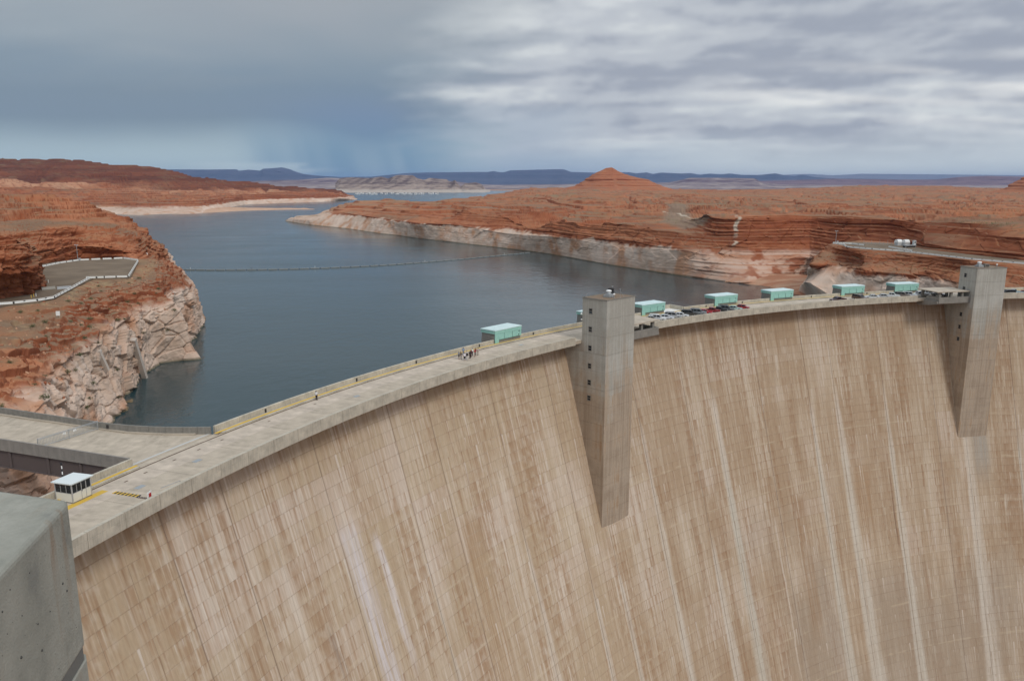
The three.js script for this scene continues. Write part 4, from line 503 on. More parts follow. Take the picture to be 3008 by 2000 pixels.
  mesh('floor', sweep([[266.9, 24.2], [266.9, 24.96], [272.4, 24.96], [272.4, 24.2]], -36.15, -33.95, 0.5), std([0.72, 0.71, 0.68], 0.8), bay);
  mesh('wall', join(sweep([[272.4, 24], [272.4, 26.1], [272.8, 26.1], [272.8, 24]], -36.25, -33.85, 0.5)), M_WALL, bay); mesh('wall', sweep([[267.35, 24], [267.35, 26.1], [272.4, 26.1], [272.4, 24]], -33.95, -33.85, 0.5), M_WALL, bay); mesh('wall', sweep([[267.35, 24], [267.35, 26.1], [272.4, 26.1], [272.4, 24]], -36.25, -36.15, 0.5), M_WALL, bay);
  mesh('vent', join(cyl(0.18, 0.18, 0.6, ...pol(268.5, -36.8, 26.3), 10), cyl(0.3, 0.3, 0.12, ...pol(268.5, -36.8, 26.6), 10)), M_DARK, bay); mesh('slab', sweep([[267.36, 25.4], [267.36, 25.95], [270, 25.95], [270, 25.4]], -37.2, -36.3, 0.5), M_WALL, bay);
  // small things on the parapet and the deck
  for (const t of [-64.4, -59.4, -55.6, -51.1, -46.9, -40.2, -37.1, -31.9, -28.6, -22.3, -17.3]) mesh('outlet_box', xf(new THREE.BoxGeometry(0.34, 0.62, 0.1), pol(266.9, t, 25.5), 0, -t * DEG), M_DARK, dam);
  for (const t of [-71.2, -69.0, -61, -53.4, -49.1]) mesh('hatch_cover', xf(new THREE.BoxGeometry(1.3, 0.03, 0.8), pol(260.6 + (t > -55 ? 1.4 : 0), t, 24.91), 0, -t * DEG), M_STEEL, dam);
  for (const t of [-71, -70.3, -69.2, -68.2, -67.2, -65, -62.6]) mesh('drain_grate', xf(new THREE.BoxGeometry(0.55, 0.02, 0.22), pol(263.7, t, 24.912), 0, -t * DEG), M_RUST, dam);
}

// ---------------------------------------------------------------- elevator towers
{
  const TW = 10.9, R0 = 247.4, YR = 35.2;
  const towerTex = (seed) => tex(512, 1536, (i, j) => { const x = i / 512 * 24, y = -28 + j / 1536 * 64, D = 35 - y, br = sst(12, 26, D + 12 * fbm2(x * 0.9, y * 0.07 + seed, 4) + (h2(Math.floor(D / 2.3), 4) - 0.5) * 5), st = fbm2(x * 2.6 + seed, y * 0.05, 4), g = fbm2(x * 0.3, y * 0.3 + seed, 4), f = vn2(x * 7, y * 3);
    let c = mix([0.35, 0.335, 0.295], [0.44, 0.43, 0.39], clamp(0.5 + st * 0.9 + g * 0.8 + (h2(Math.floor(D / 4.4), seed) - 0.5) * 0.7));
    c = mix(c, mix([0.32, 0.24, 0.17], [0.43, 0.345, 0.26], clamp(0.5 + st * 1.3 + g)), br * 0.9); c = mix(c, [0.3, 0.17, 0.075], clamp(st * 1.6 - 0.28 + g) * sst(12, 20, D) * 0.7); return c.map((q) => q * (1 + 0.06 * f)); }, { clampEdge: true });
  const brown = std([0.21, 0.145, 0.095], 0.95, 0, bumped);
  const tower = (th, label, side, seed, wins) => {
    const mat = new THREE.MeshStandardMaterial({ map: towerTex(seed), roughness: 0.93, ...bumped }), tc = th + TW / 2 / 248 / DEG;
    const t = thing('elevator_tower', label, 'tower', pol(R0, tc, 0), -tc * DEG);
    let y = YR, k = 0; const uvs = (g) => { const p = g.attributes.position, u = g.attributes.uv; for (let i = 0; i < p.count; i++) u.setXY(i, ((p.getX(i) - p.getZ(i) + 40) % 24) / 24, (p.getY(i) + 28) / 64); return g; };
    while (y > -24) { const h = y > -4 ? 4.35 : 2.3 , d = y > 23 ? 7.4 : 15; const o = 0.012 * ((k * 7) % 3);
      mesh('concrete_lift', uvs(box(TW - 0.02 + o, h - 0.035, d + o, 0, y - h / 2, -d / 2)), mat, t); y -= h; k++; }
    mesh('concrete_lift', uvs(box(TW - 0.02, 1.9, 7.4, 0, 23.1, -11.1)), mat, t);
    mesh('core', box(TW - 0.2, 60, 7.1, 0, 4.9, -3.75), M_RUST, t);
    mesh('roof', box(TW + 0.1, 0.16, 7.5, 0, YR + 0.08, -3.7), brown, t);
    mesh('roof_rim', join(box(TW + 0.3, 0.26, 0.14, 0, YR + 0.13, 0.02), box(TW + 0.3, 0.26, 0.14, 0, YR + 0.13, -7.42), box(0.14, 0.26, 7.3, -TW / 2 - 0.06, YR + 0.13, -3.7), box(0.14, 0.26, 7.3, TW / 2 + 0.06, YR + 0.13, -3.7)), M_GREY, t);
    for (const wy of wins) { const w = mesh('window', join(box(0.12, 1.25, 0.12, -TW / 2, wy, -4.35), box(0.12, 1.25, 0.12, -TW / 2, wy, -5.35), box(0.12, 0.12, 1.1, -TW / 2, wy + 0.62, -4.85), box(0.12, 0.12, 1.1, -TW / 2, wy - 0.62, -4.85), box(0.12, 0.1, 1.0, -TW / 2 - 0.01, wy, -4.85)), M_GREY, t);
      mesh('pane', box(0.06, 0.52, 0.9, -TW / 2 - 0.005, wy + 0.31, -4.85), GLASS, w); mesh('pane', box(0.06, 0.52, 0.9, -TW / 2 - 0.005, wy - 0.31, -4.85), GLASS, w); }
    return t;
  };
  const W1 = [32.3, 27.9, 23.3, 18.9, 14.8, 10.9], W2 = [32.6, 28.2, 19.6, 15.4, 11.3];
  tower(-46.0, 'near concrete elevator tower with small windows and a black tank on top', 1, 3, W1);
  tower(-11.7, 'far concrete elevator tower near the right edge of the picture', -1, 8, W2);
  const vent = (th, x, z, label, kind) => { const tc = th + TW / 2 / 248 / DEG, a = -tc * DEG, b = pol(R0, tc, YR + 0.2); return { pos: [b[0] + Math.cos(a) * x + Math.sin(a) * z, b[1], b[2] - Math.sin(a) * x + Math.cos(a) * z], turn: a }; };
  const fan = (th, x, z, label) => { const q = vent(th, x, z), t = thing('roof_fan', label, 'roof fan', q.pos, q.turn); mesh('base', join(box(1.9, 0.5, 1.9, 0, 0.25, 0), box(1.3, 0.35, 1.3, 0, 0.65, 0)), M_STEEL, t); mesh('neck', cyl(0.5, 0.6, 0.5, 0, 1.05, 0, 16), M_STEEL, t);
    mesh('cowl', xf(new THREE.LatheGeometry([[0, 0.42], [0.35, 0.4], [0.62, 0.27], [0.7, 0.1], [0.66, 0], [0.4, -0.05]].map((p) => new THREE.Vector2(...p)), 20), [0, 1.32, 0]), M_WHITE, t); };
  fan(-46.0, -0.8, -3.2, 'white domed roof fan on the near tower'); fan(-11.7, -1.8, -3.6, 'white domed roof fan on the far tower');
  { const q = vent(-46, 1.5, -4.4), t = thing('black_tank', 'black ribbed tank on the roof of the near tower', 'tank', q.pos, q.turn); const ribs = []; for (let i = 0; i < 6; i++) ribs.push(cyl(0.78, 0.78, 0.1, 0, 0.2 + i * 0.3, 0, 18)); mesh('shell', cyl(0.72, 0.75, 1.75, 0, 0.88, 0, 18), M_BLACK, t); mesh('ribs', join(ribs), M_BLACK, t); mesh('lid', cyl(0.4, 0.66, 0.16, 0, 1.83, 0, 18), M_DARK, t); }
  { const q = vent(-11.7, 0.2, -3.0), t = thing('air_unit', 'dark grey air unit beside the roof fan on the far tower', 'air unit', q.pos, q.turn); mesh('cabinet', box(1.6, 0.9, 1.2, 0, 0.5, 0), M_GREY, t); mesh('grille', join(...[0, 1, 2, 3].map((i) => box(1.2, 0.08, 0.05, 0, 0.3 + i * 0.16, 0.62))), M_DARK, t); }
  for (const [th, x, z, l] of [[-46, -1.2, -1.3, 'small white mushroom vent near the edge of the near tower roof'], [-11.7, 3.0, -1.6, 'small white mushroom vent on the far tower roof']]) { const q = vent(th, x, z), t = thing('mushroom_vent', l, 'vent', q.pos, q.turn); mesh('pipe', cyl(0.1, 0.1, 0.8, 0, 0.4, 0, 10), M_STEEL, t); mesh('cap', ball(0.3, 0, 0.86, 0, 1, 0.75, 1, 12), M_WHITE, t); }
  for (const [x, z, l, hgt] of [[0.4, -0.7, 'thin antenna mast at the front corner of the near tower roof', 2.2], [5.0, -6.6, 'antenna with cross bars at the back of the near tower roof', 1.9], [-5.0, -6.6, 'short whip antenna on the left corner of the near tower roof', 0.9]]) { const q = vent(-46, x, z), t = thing('antenna', l, 'antenna', q.pos, q.turn); mesh('mast', join(cyl(0.035, 0.04, hgt, 0, hgt / 2, 0, 6), ...(hgt > 2 ? [bar([0, 1.6, 0], [1.1, 0, 0.4], 0.03)] : [])), M_STEEL, t); mesh('arms', join(bar([-0.4, hgt - 0.1, 0], [0.4, hgt - 0.1, 0], 0.025), bar([-0.25, hgt - 0.3, 0], [0.25, hgt - 0.3, 0], 0.025)), M_STEEL, t); }
  { const tc = -46 + TW / 2 / 248 / DEG, t = thing('wall_antenna', 'small white antenna bracket on the back edge of the near tower', 'antenna', pol(R0 + 7.1, -46.02, 0), -tc * DEG); mesh('bracket', join(bar([0, 31.5, 0], [-0.6, 31.5, 0], 0.05), bar([0, 30.1, 0], [-0.5, 30.1, 0], 0.05)), M_STEEL, t); mesh('dish', join(ball(0.24, -0.6, 31.5, 0), ball(0.2, -0.5, 30.1, 0, 1.3, 0.7, 1)), M_WHITE, t); }
  // covered walks between the towers and the road
  const shelter = (a, b, mir, label) => { const t = thing('covered_walk', label, 'covered walk'), L = (u) => lerp(a, b, u); // a: at the tower
    mesh('roof', sweep([[249.3, 27.55], [249.3, 27.85], [258.2, 27.95], [258.2, 27.7]], Math.min(a, L(1)), Math.max(a, L(1)), 0.4), new THREE.MeshStandardMaterial({ map: M_DECK.map, roughness: 0.95 }), t);
    for (const u of [0.16, 0.5, 0.86]) mesh('column', sweep([[250.0, 24.6], [250.0, 27.56], [250.7, 27.56], [250.7, 24.6]], L(u) - 0.09, L(u) + 0.09, 0.4), M_GREY, t);
    for (const u of [0.12, 0.86]) mesh('column', sweep([[257.2, 24.6], [257.2, 27.7], [257.8, 27.7], [257.8, 24.6]], L(u) - 0.09, L(u) + 0.09, 0.4), M_GREY, t);
    const e = mir ? -15.2 : -40.9; mesh('balcony_wall', sweep([[249.1, 26], [249.1, 24.0], [249.5, 23.9], [249.5, 26]], Math.min(a, L(0.92)), Math.max(a, L(0.92)), 0.4), M_GREY, t);
    mesh('balcony_floor', sweep([[249.3, 24.7], [249.3, 23.9], [252, 23.2], [258, 22.4], [258, 24.7]], Math.min(a, L(0.98)), Math.max(a, L(0.98)), 0.4), M_GREY, t);
    mesh('end_wall', sweep([[249.1, 26], [249.1, 24], [254.6, 23.4], [254.6, 26]], L(0.93) - 0.04, L(0.93) + 0.04, 0.4), M_GREY, t); };
  shelter(-43.45, -40.55, false, 'flat roofed covered walk on the right side of the near tower'); shelter(-11.75, -14.6, true, 'flat roofed covered walk with columns left of the far tower');
}

// ---------------------------------------------------------------- the side bridge that meets the crest
{
  const br = thing('bridge', 'concrete deck bridge on steel girders joining the left end of the crest', 'bridge');
  const deck = [[267, -70.0], [267, -66.9], [271, -67.25], [276, -67.62], [283, -67.84], [300, -67.9], [345, -67.95], [345, -70.0]];
  const flatPoly = (pts, y, h) => { const P = pts.map(([r, t]) => { const q = pol(r, t, 0); return new THREE.Vector2(q[0], -q[2]); }), g = new THREE.ExtrudeGeometry(new THREE.Shape(P), { depth: h, bevelEnabled: false }); g.rotateX(-Math.PI / 2); g.translate(0, y - h, 0); return g; };
  mesh('deck', flatPoly(deck, 24.94, 0.6), M_DECK, br);
  const strip = (name, line, hgt, thick, y0, mat, n) => { // upright panels along a line of (radius, angle)
    const L = line.map(([r, t]) => new THREE.Vector3(...pol(r, t, 0))), seg = []; for (let i = 0; i < L.length - 1; i++) seg.push([L[i], L[i + 1]]);
    for (const [a, b] of seg) { const len = a.distanceTo(b), k = Math.max(1, Math.round(len / n)), d = b.clone().sub(a); for (let q = 0; q < k; q++) { const m = a.clone().addScaledVector(d, (q + 0.5) / k), g = box(len / k - 0.03, hgt, thick, 0, y0 + hgt / 2, 0); g.rotateY(Math.atan2(-d.z, d.x)); g.translate(m.x, 0, m.z); mesh(name, g, mat, br); } } };
  strip('parapet_panel', [[267.2, -66.88], [269, -67.05], [271, -67.24], [273.5, -67.44], [276, -67.6], [279.5, -67.75], [283, -67.84], [291, -67.88], [300, -67.9], [345, -67.95]], 1.12, 0.28, 24.92, M_GREY, 3.4);
  strip('parapet_panel', [[267.5, -70.06], [345, -70.06]], 1.75, 0.28, 24.3, M_BRIDGE, 4.7);
  strip('kerb', [[269, -67.16], [273.5, -67.55], [279.5, -67.86], [300, -68.0], [345, -68.05]], 0.2, 0.5, 24.94, M_DECK, 30);
  const girder = std([0.105, 0.082, 0.078], 0.7), gl = [[267.6, -70.0], [345, -70.0]];
  strip('girder', gl, 2.5, 0.12, 21.7, girder, 80); strip('girder', [[270, -68.3], [345, -68.3]], 2.5, 0.12, 21.7, girder, 80);
  strip('girder_flange', gl, 0.08, 0.6, 21.64, girder, 80);
  for (const r of [276.5, 282.6, 290, 298]) mesh('stiffener', xf(new THREE.BoxGeometry(0.1, 2.4, 0.3), pol(r, -70.05, 22.9), 0, -70 * DEG), girder, br);
  mesh('threshold', sweep([[267.3, 24.95], [267.3, 24.965], [267.7, 24.965], [267.7, 24.95]], -70, -66.9, 0.5), std([0.5, 0.5, 0.48], 0.8), br);
  mesh('outlet_box', xf(new THREE.BoxGeometry(0.34, 0.5, 0.1), pol(283, -67.89, 25.6), 0, (90 - 67.9) * DEG), M_DARK, br);
  const g = thing('barred_gate', 'grey barred gate across the side bridge', 'gate'), a = pol(285.4, -69.85, 0), b = pol(284.7, -67.95, 0), at = (u, y) => [lerp(a[0], b[0], u), y, lerp(a[2], b[2], u)];
  for (const y of [25.15, 26.2, 26.35]) mesh('rail', bar(at(0, y), at(1, y), 0.045), M_STEEL, g);
  for (const u of [0, 0.5, 1]) mesh('post', bar(at(u, 24.94), at(u, 26.4), 0.07), M_STEEL, g);
  for (let i = 1; i < 44; i++) mesh('bar', bar(at(i / 44, 25.15), at(i / 44, 26.2), 0.028, 5), M_STEEL, g);
  for (const u of [0.43, 0.6]) { const p = mesh('notice', xf(new THREE.BoxGeometry(0.5, 0.32, 0.03), at(u, 26.02), 0, Math.atan2(-(b[2] - a[2]), b[0] - a[0])), M_WHITE, g); p.translateY(0); }
}
// ---------------------------------------------------------------- guard booth and checkpoint
{
  const th = -72.35, t = thing('guard_booth', 'small white guard booth with dark windows at the left end of the road', 'guard booth', pol(264.2, th, ROAD), -th * DEG), W = 2.7, Dp = 2.5;
  const cream = std([0.66, 0.64, 0.56], 0.6), frame = std([0.42, 0.42, 0.42], 0.5, 0.3), roof = std([0.70, 0.76, 0.76], 0.45);
  mesh('floor', box(W + 0.1, 0.14, Dp + 0.1, 0, 0.07, -Dp / 2), M_GREY, t);
  for (const [w, d, x, z] of [[W - 0.1, 0.06, 0, 0], [W - 0.1, 0.06, 0, -Dp], [0.06, Dp - 0.1, -W / 2, -Dp / 2], [0.06, Dp - 0.1, W / 2, -Dp / 2]]) mesh('wall_panel', box(w, 1.05, d, x, 0.66, z), cream, t);
  for (const [x, z] of [[-W / 2, 0], [W / 2, 0], [-W / 2, -Dp], [W / 2, -Dp]]) mesh('corner_post', box(0.12, 2.3, 0.12, x, 1.25, z), frame, t);
  for (let i = 0; i < 4; i++) { const x = -W / 2 + (i + 0.5) * W / 4, w = mesh('window', join(box(0.05, 1.05, 0.09, x - W / 8, 1.74, 0), box(W / 4, 0.06, 0.08, x, 1.21, 0), box(W / 4, 0.06, 0.08, x, 2.27, 0)), frame, t); mesh('pane', box(W / 4 - 0.06, 1.0, 0.03, x, 1.74, -0.005), GLASS, w); }
  for (let i = 0; i < 3; i++) for (const sx of [-1, 1]) { const z = -(i + 0.5) * Dp / 3, w = mesh('window', join(box(0.09, 1.05, 0.05, sx * W / 2, 1.74, z + Dp / 6), box(0.08, 0.06, Dp / 3, sx * W / 2, 1.21, z), box(0.08, 0.06, Dp / 3, sx * W / 2, 2.27, z)), frame, t); mesh('pane', box(0.03, 1.0, Dp / 3 - 0.06, sx * W / 2, 1.74, z), GLASS, w); }
  mesh('pane', box(W - 0.2, 1, 0.03, 0, 1.74, -Dp), GLASS, t);
  mesh('door_frame', join(box(0.05, 2.1, 0.08, -0.05, 1.2, 0.02), box(0.05, 2.1, 0.08, 0.62, 1.2, 0.02)), frame, t); mesh('handle', box(0.05, 0.14, 0.06, 0.02, 1.15, 0.07), M_DARK, t);
  const rf = box(W + 0.55, 0.13, Dp + 0.6, 0, 0, 0); rf.rotateX(-0.02); rf.translate(0, 2.47, -Dp / 2); mesh('roof', rf, roof, t);
  const pole = thing('striped_pole', 'black and white banded pole standing behind the guard booth', 'pole', pol(267.15, -72.3, 26)); for (let i = 0; i < 5; i++) mesh('band', cyl(0.06, 0.06, 0.36, 0, 1.1 + i * 0.36, 0, 8), i % 2 ? M_BLACK : M_WHITE, pole); mesh('base', cyl(0.05, 0.05, 0.95, 0, 0.47, 0, 8), M_STEEL, pole); mesh('cap', box(0.18, 0.3, 0.18, 0, 2.98, 0), M_BLACK, pole);
  const pad = thing('painted_island', 'yellow painted island around the guard booth', 'road marking'); mesh('paint', sweep([[263.3, 24.908], [263.3, 24.914], [264.3, 24.914], [264.3, 24.908]], -73.05, -71.7, 0.3), M_YELLOW, pad);
  const hump = thing('speed_hump', 'black and yellow striped bar across the road beside the guard booth', 'speed hump'); for (let i = 0; i < 14; i++) mesh('stripe', sweep([[262.3 - i * 0.28, 24.91], [262.25 - i * 0.28, 24.96], [262.07 - i * 0.28, 24.96], [262.02 - i * 0.28, 24.91]], -71.8, -71.66, 0.3), i % 2 ? M_BLACK : M_YELLOW, hump);
  for (let i = 0; i < 4; i++) mesh('stripe', sweep([[263.8 - i * 0.28, 24.91], [263.75 - i * 0.28, 24.96], [263.57 - i * 0.28, 24.96], [263.52 - i * 0.28, 24.91]], -73.3, -73.16, 0.3), i % 2 ? M_BLACK : M_YELLOW, hump);
  const spikes = thing('spike_strip', 'thin steel traffic spike strip across the road near the parapet', 'spike strip'); const teeth = []; for (let i = 0; i < 12; i++) teeth.push(xf(new THREE.ConeGeometry(0.05, 0.14, 5), pol(258.3 - i * 0.25, -71.78, 24.97))); mesh('teeth', join(teeth), M_STEEL, spikes); mesh('plate', sweep([[255.2, 24.902], [255.2, 24.92], [258.4, 24.92], [258.4, 24.902]], -71.83, -71.73, 0.3), M_RUST, spikes);
  const s = thing('road_sign', 'square red and white sign on a low steel frame beside the parapet', 'sign', pol(256.3, -71.85, ROAD), (-71.85 - 8) * -DEG + 0.1); mesh('post', join(bar([-0.45, 0, 0], [-0.45, 1.1, 0], 0.04), bar([0.42, 0, 0], [0.42, 1.1, 0], 0.04), bar([-0.45, 1.1, 0], [0.42, 1.1, 0], 0.03)), M_WHITE, s); mesh('board', box(0.8, 0.7, 0.04, 0, 0.68, 0.03), M_WHITE, s); mesh('red_square', box(0.5, 0.48, 0.03, 0.02, 0.68, 0.06), std([0.5, 0.02, 0.02], 0.6), s);
  const fr = thing('steel_rail', 'short steel hand rail right of the red sign', 'rail'); const fa = pol(256, -71.5, ROAD), fb = pol(255.5, -70.9, ROAD); mesh('rail', join(bar([fa[0], 25.9, fa[2]], [fb[0], 25.9, fb[2]], 0.035), bar([fb[0], 24.9, fb[2]], [fb[0], 25.9, fb[2]], 0.035)), M_STEEL, fr);
}
// ---------------------------------------------------------------- foreground: corner of a concrete wall right below the viewpoint
{
  const H = 60.7;
  const w = thing('concrete_wall', 'weathered grey concrete wall corner in the near left foreground', 'wall');
  const P = new THREE.Shape([[-1.85, 3.035], [-1.875, 3.075], [-5, 4.0], [-5, -2], [-0.935, -2]].map((p) => new THREE.Vector2(...p)));
  const conc = () => tex(1024, 1024, (i, j) => { const u = i / 1024, v = j / 1024, g = tile2((x, y) => fbm2(x, y, 5), u * 6, v * 6, 6, 6), f = tile2((x, y) => fbm2(x, y, 3), u * 60, v * 60, 60, 60), st = tile2((x, y) => fbm2(x, y * 0.25 + 2, 4), u * 14, v * 14, 14, 14); let c = mix([0.235, 0.235, 0.20], [0.335, 0.33, 0.285], clamp(0.5 + g * 1.3 + f * 0.4)); const drip = tile2((x, y) => fbm2(x, y * 0.08 + 2, 4), u * 30, v * 30, 30, 30), edge = sst(0.62, 0.42, v) * sst(0.2, 0.4, v); c = mix(c, [0.24, 0.165, 0.105], clamp(drip * 2.4 - 0.3 + g) * (0.25 + 0.65 * edge)); c = mix(c, [0.15, 0.15, 0.155], clamp(-g * 2 - 0.4 + st * 0.7) * 0.6); c = mix(c, [0.12, 0.12, 0.11], sst(0.55, 0.75, tile2((x, y) => vn2(x * 2.3, y), u * 42, v * 42, 42, 42)) * clamp(st * 2) * 0.7); return c; });
  const m = new THREE.MeshStandardMaterial({ map: conc(), roughness: 0.93, bumpMap: grain, bumpScale: 0.004 });
  const block = (d, y1, y0, bev) => { const s = new THREE.Shape(P.getPoints().map((q) => q.clone())); const g = new THREE.ExtrudeGeometry(s, { depth: y1 - y0 - 2 * bev, bevelEnabled: bev > 0, bevelThickness: bev, bevelSize: bev, bevelOffset: -bev - d, bevelSegments: 3 }); g.rotateX(-Math.PI / 2); g.translate(0, y0 + bev, 0); return g; };
  mesh('upper_wall', block(0, H, H - 0.665, 0.022), m, w);
  mesh('groove', block(0.007, H - 0.66, H - 0.73, 0.001), std([0.15, 0.148, 0.135], 0.95), w);
  mesh('lower_wall', block(-0.002, H - 0.722, H - 9, 0.006), m, w);
  // air holes in the cast face: small dark pits
  const rr = rng(77), pits = [], e0 = [-1.85, -3.035], e1 = [-0.935, 2], len = Math.hypot(e1[0] - e0[0], e1[1] - e0[1]), ux = (e1[0] - e0[0]) / len, uz = (e1[1] - e0[1]) / len;
  for (let i = 0; i < 75; i++) { const u = 0.05 + rr() * 1.2, y = H - 0.06 - rr() * 0.58, r = 0.0012 + 0.0048 * rr() ** 3; pits.push(xf(new THREE.SphereGeometry(r, 7, 5), [e0[0] + ux * u, y, e0[1] + uz * u], 0, 0, 0)); }
  tag(mesh('air_holes', join(pits), std([0.07, 0.07, 0.065], 1), w), null, null, null, 'stuff');
}
// ---------------------------------------------------------------- vehicles
const paint = (c, r = 0.28) => new THREE.MeshPhysicalMaterial({ color: col(...c), roughness: r + 0.12, metalness: 0.15, clearcoat: 0.8, clearcoatRoughness: 0.08 });
const M_TYRE = std([0.02, 0.02, 0.021], 0.9), M_RIM = std([0.5, 0.5, 0.52], 0.35, 0.8), M_LAMP = std([0.75, 0.76, 0.74], 0.2), M_TAIL = std([0.38, 0.012, 0.01], 0.3), M_TRIM = std([0.03, 0.03, 0.032], 0.6);
const PROFILE = {
  sedan: { L: 4.7, W: 1.78, body: [[-2.3, 0.34], [2.3, 0.34], [2.36, 0.6], [2.2, 0.78], [1.0, 0.9], [-1.55, 0.95], [-2.25, 0.9], [-2.36, 0.62]], cab: [[1.05, 0.88], [0.3, 1.38], [-0.95, 1.4], [-1.75, 0.92]], roof: [[0.34, 1.36], [0.22, 1.43], [-0.9, 1.45], [-1.02, 1.37]], pil: [[1.02, 0.3], [-0.32, -0.28], [-1.72, -0.98]] },
  hatch: { L: 4.0, W: 1.75, body: [[-1.95, 0.34], [1.95, 0.34], [2.02, 0.62], [1.85, 0.82], [0.95, 0.96], [-1.8, 1.0], [-2.0, 0.9], [-2.02, 0.5]], cab: [[1.1, 0.94], [0.3, 1.45], [-1.2, 1.48], [-1.85, 1.0]], roof: [[0.32, 1.44], [0.2, 1.51], [-1.2, 1.54], [-1.4, 1.46]], pil: [[1.08, 0.3], [-0.35, -0.3], [-1.82, -1.3]] },
  suv: { L: 4.9, W: 1.9, body: [[-2.4, 0.42], [2.4, 0.42], [2.46, 0.72], [2.32, 1.0], [1.05, 1.12], [-2.36, 1.14], [-2.46, 0.8]], cab: [[1.1, 1.1], [0.5, 1.72], [-2.15, 1.76], [-2.38, 1.12]], roof: [[0.52, 1.7], [0.4, 1.79], [-2.1, 1.83], [-2.22, 1.74]], pil: [[1.08, 0.5], [-0.32, -0.3], [-1.35, -1.35], [-2.36, -2.15]] },
  pickup: { L: 5.5, W: 1.92, body: [[-2.7, 0.46], [2.65, 0.46], [2.73, 0.76], [2.6, 1.04], [1.3, 1.14], [-0.72, 1.14], [-0.75, 0.72], [-2.6, 0.72], [-2.62, 1.12], [-2.74, 1.12], [-2.76, 0.7]], cab: [[1.35, 1.12], [0.75, 1.7], [-0.45, 1.74], [-0.68, 1.14]], roof: [[0.78, 1.69], [0.62, 1.78], [-0.42, 1.8], [-0.52, 1.72]], pil: [[1.33, 0.76], [0.02, 0.04], [-0.66, -0.5]] },
};
function car(kind, colr, label, th, o = {}) {
  const p = PROFILE[kind], r = o.r ?? 259.5, name = { sedan: 'parked_sedan', hatch: 'parked_hatchback', suv: 'parked_suv', pickup: 'parked_pickup' }[kind];
  const t = thing(name, label, { sedan: 'car', hatch: 'car', suv: 'suv', pickup: 'pickup truck' }[kind], pol(r, th, ROAD + 0.003), -th * DEG + (o.turn ?? -50) * DEG), m = paint(colr), w = p.W;
  mesh('body', prism(p.body, w, 0.07), m, t); mesh('windows', prism(p.cab, w - 0.26, 0.03), GLASS, t); mesh('roof', prism(p.roof, w - 0.3, 0.03), m, t);
  const yb = p.cab[0][1], yt = p.roof[0][1] + 0.02; mesh('pillars', join(...[-1, 1].flatMap((s) => p.pil.map(([a, b]) => bar([a, yb, s * (w / 2 - 0.12)], [b, yt, s * (w / 2 - 0.14)], 0.06, 5)))), m, t);
  if (kind === 'pickup') mesh('bed_side', join(box(1.95, 0.44, 0.09, -1.7, 0.92, w / 2 - 0.1), box(1.95, 0.44, 0.09, -1.7, 0.92, -w / 2 + 0.1)), m, t);
  for (const x of [p.L / 2 - 0.88, -p.L / 2 + 0.9]) for (const s of [-1, 1]) { const wh = mesh('wheel', cyl(0.35, 0.35, 0.24, x, 0.35, s * (w / 2 - 0.1), 18, Math.PI / 2), M_TYRE, t); mesh('rim', cyl(0.2, 0.2, 0.26, x, 0.35, s * (w / 2 - 0.09), 12, Math.PI / 2), M_RIM, wh); }
  const f = p.L / 2 - 0.02, by = p.body[2][1]; for (const s of [-1, 1]) { mesh('headlight', box(0.1, 0.16, 0.36, f - 0.03, by + 0.04, s * (w / 2 - 0.3)), M_LAMP, t); mesh('tail_light', box(0.08, 0.24, 0.18, -f + 0.02, by + 0.16, s * (w / 2 - 0.2)), M_TAIL, t); mesh('mirror', box(0.12, 0.13, 0.16, p.cab[0][0] - 0.25, yb + 0.12, s * (w / 2 + 0.06)), m, t); }
  mesh('bumper', join(box(0.14, 0.2, w - 0.2, f, 0.48, 0), box(0.14, 0.2, w - 0.2, -f, 0.5, 0)), M_TRIM, t); mesh('grille', box(0.06, 0.14, w * 0.4, f, by - 0.02, 0), M_TRIM, t);
  if (o.rack) mesh('roof_rack', join(...[-1, 1].map((s) => bar([0.3, yt + 0.12, s * 0.55], [-1.9, yt + 0.14, s * 0.55], 0.03)), ...[0, -1.4].map((x) => bar([x, yt + 0.13, -0.55], [x, yt + 0.13, 0.55], 0.03))), M_TRIM, t);
  return t;
}
const CW = [0.72, 0.73, 0.74], CSIL = [0.42, 0.43, 0.44], CG = [0.13, 0.125, 0.12], CB = [0.018, 0.018, 0.02], CR = [0.33, 0.018, 0.022], CM = [0.075, 0.016, 0.016], CBR = [0.10, 0.055, 0.035];
car('pickup', CSIL, 'silver pickup just right of the flat roofed walk, left of the white suv', -38.75, { r: 259.4 });
car('suv', CW, 'white suv nearest the near tower in the row of parked cars', -38.05);
car('sedan', [0.66, 0.68, 0.72], 'pale white sedan between the white suv and the silver suv', -37.3);
car('suv', CSIL, 'silver suv with a roof rack, third from the left in the row of parked cars', -36.65, { rack: 1 });
car('sedan', CW, 'white sedan between the silver suv and the dark brown suv', -35.95);
car('suv', [0.05, 0.045, 0.04], 'dark brown suv in the middle of the row of parked cars', -35.15, { rack: 1 });
car('suv', [0.22, 0.24, 0.26], 'grey wagon left of the bright red sedan', -34.35, { rack: 1 });
car('sedan', [0.45, 0.02, 0.03], 'bright red sedan mostly hidden between the grey wagon and a red pickup', -33.75);
car('pickup', [0.25, 0.015, 0.018], 'dark red pickup left of the black pickup', -33.15);
car('pickup', CB, 'black pickup in the middle of the row of parked cars', -32.5);
car('suv', [0.10, 0.11, 0.12], 'dark grey suv left of the pale green sedan', -31.75, { rack: 1 });
car('sedan', [0.46, 0.6, 0.56], 'pale green sedan left of the red hatchback', -31.0);
car('hatch', CR, 'red hatchback at the right end of the row of parked cars', -30.2);
car('pickup', CM, 'dark maroon pickup parked alone in front of a green housing', -21.85, { turn: 178, r: 257.4 });
car('suv', CBR, 'brown suv seen from the front between the maroon pickup and the white sedan', -19.62, { turn: -80, r: 258.5 });
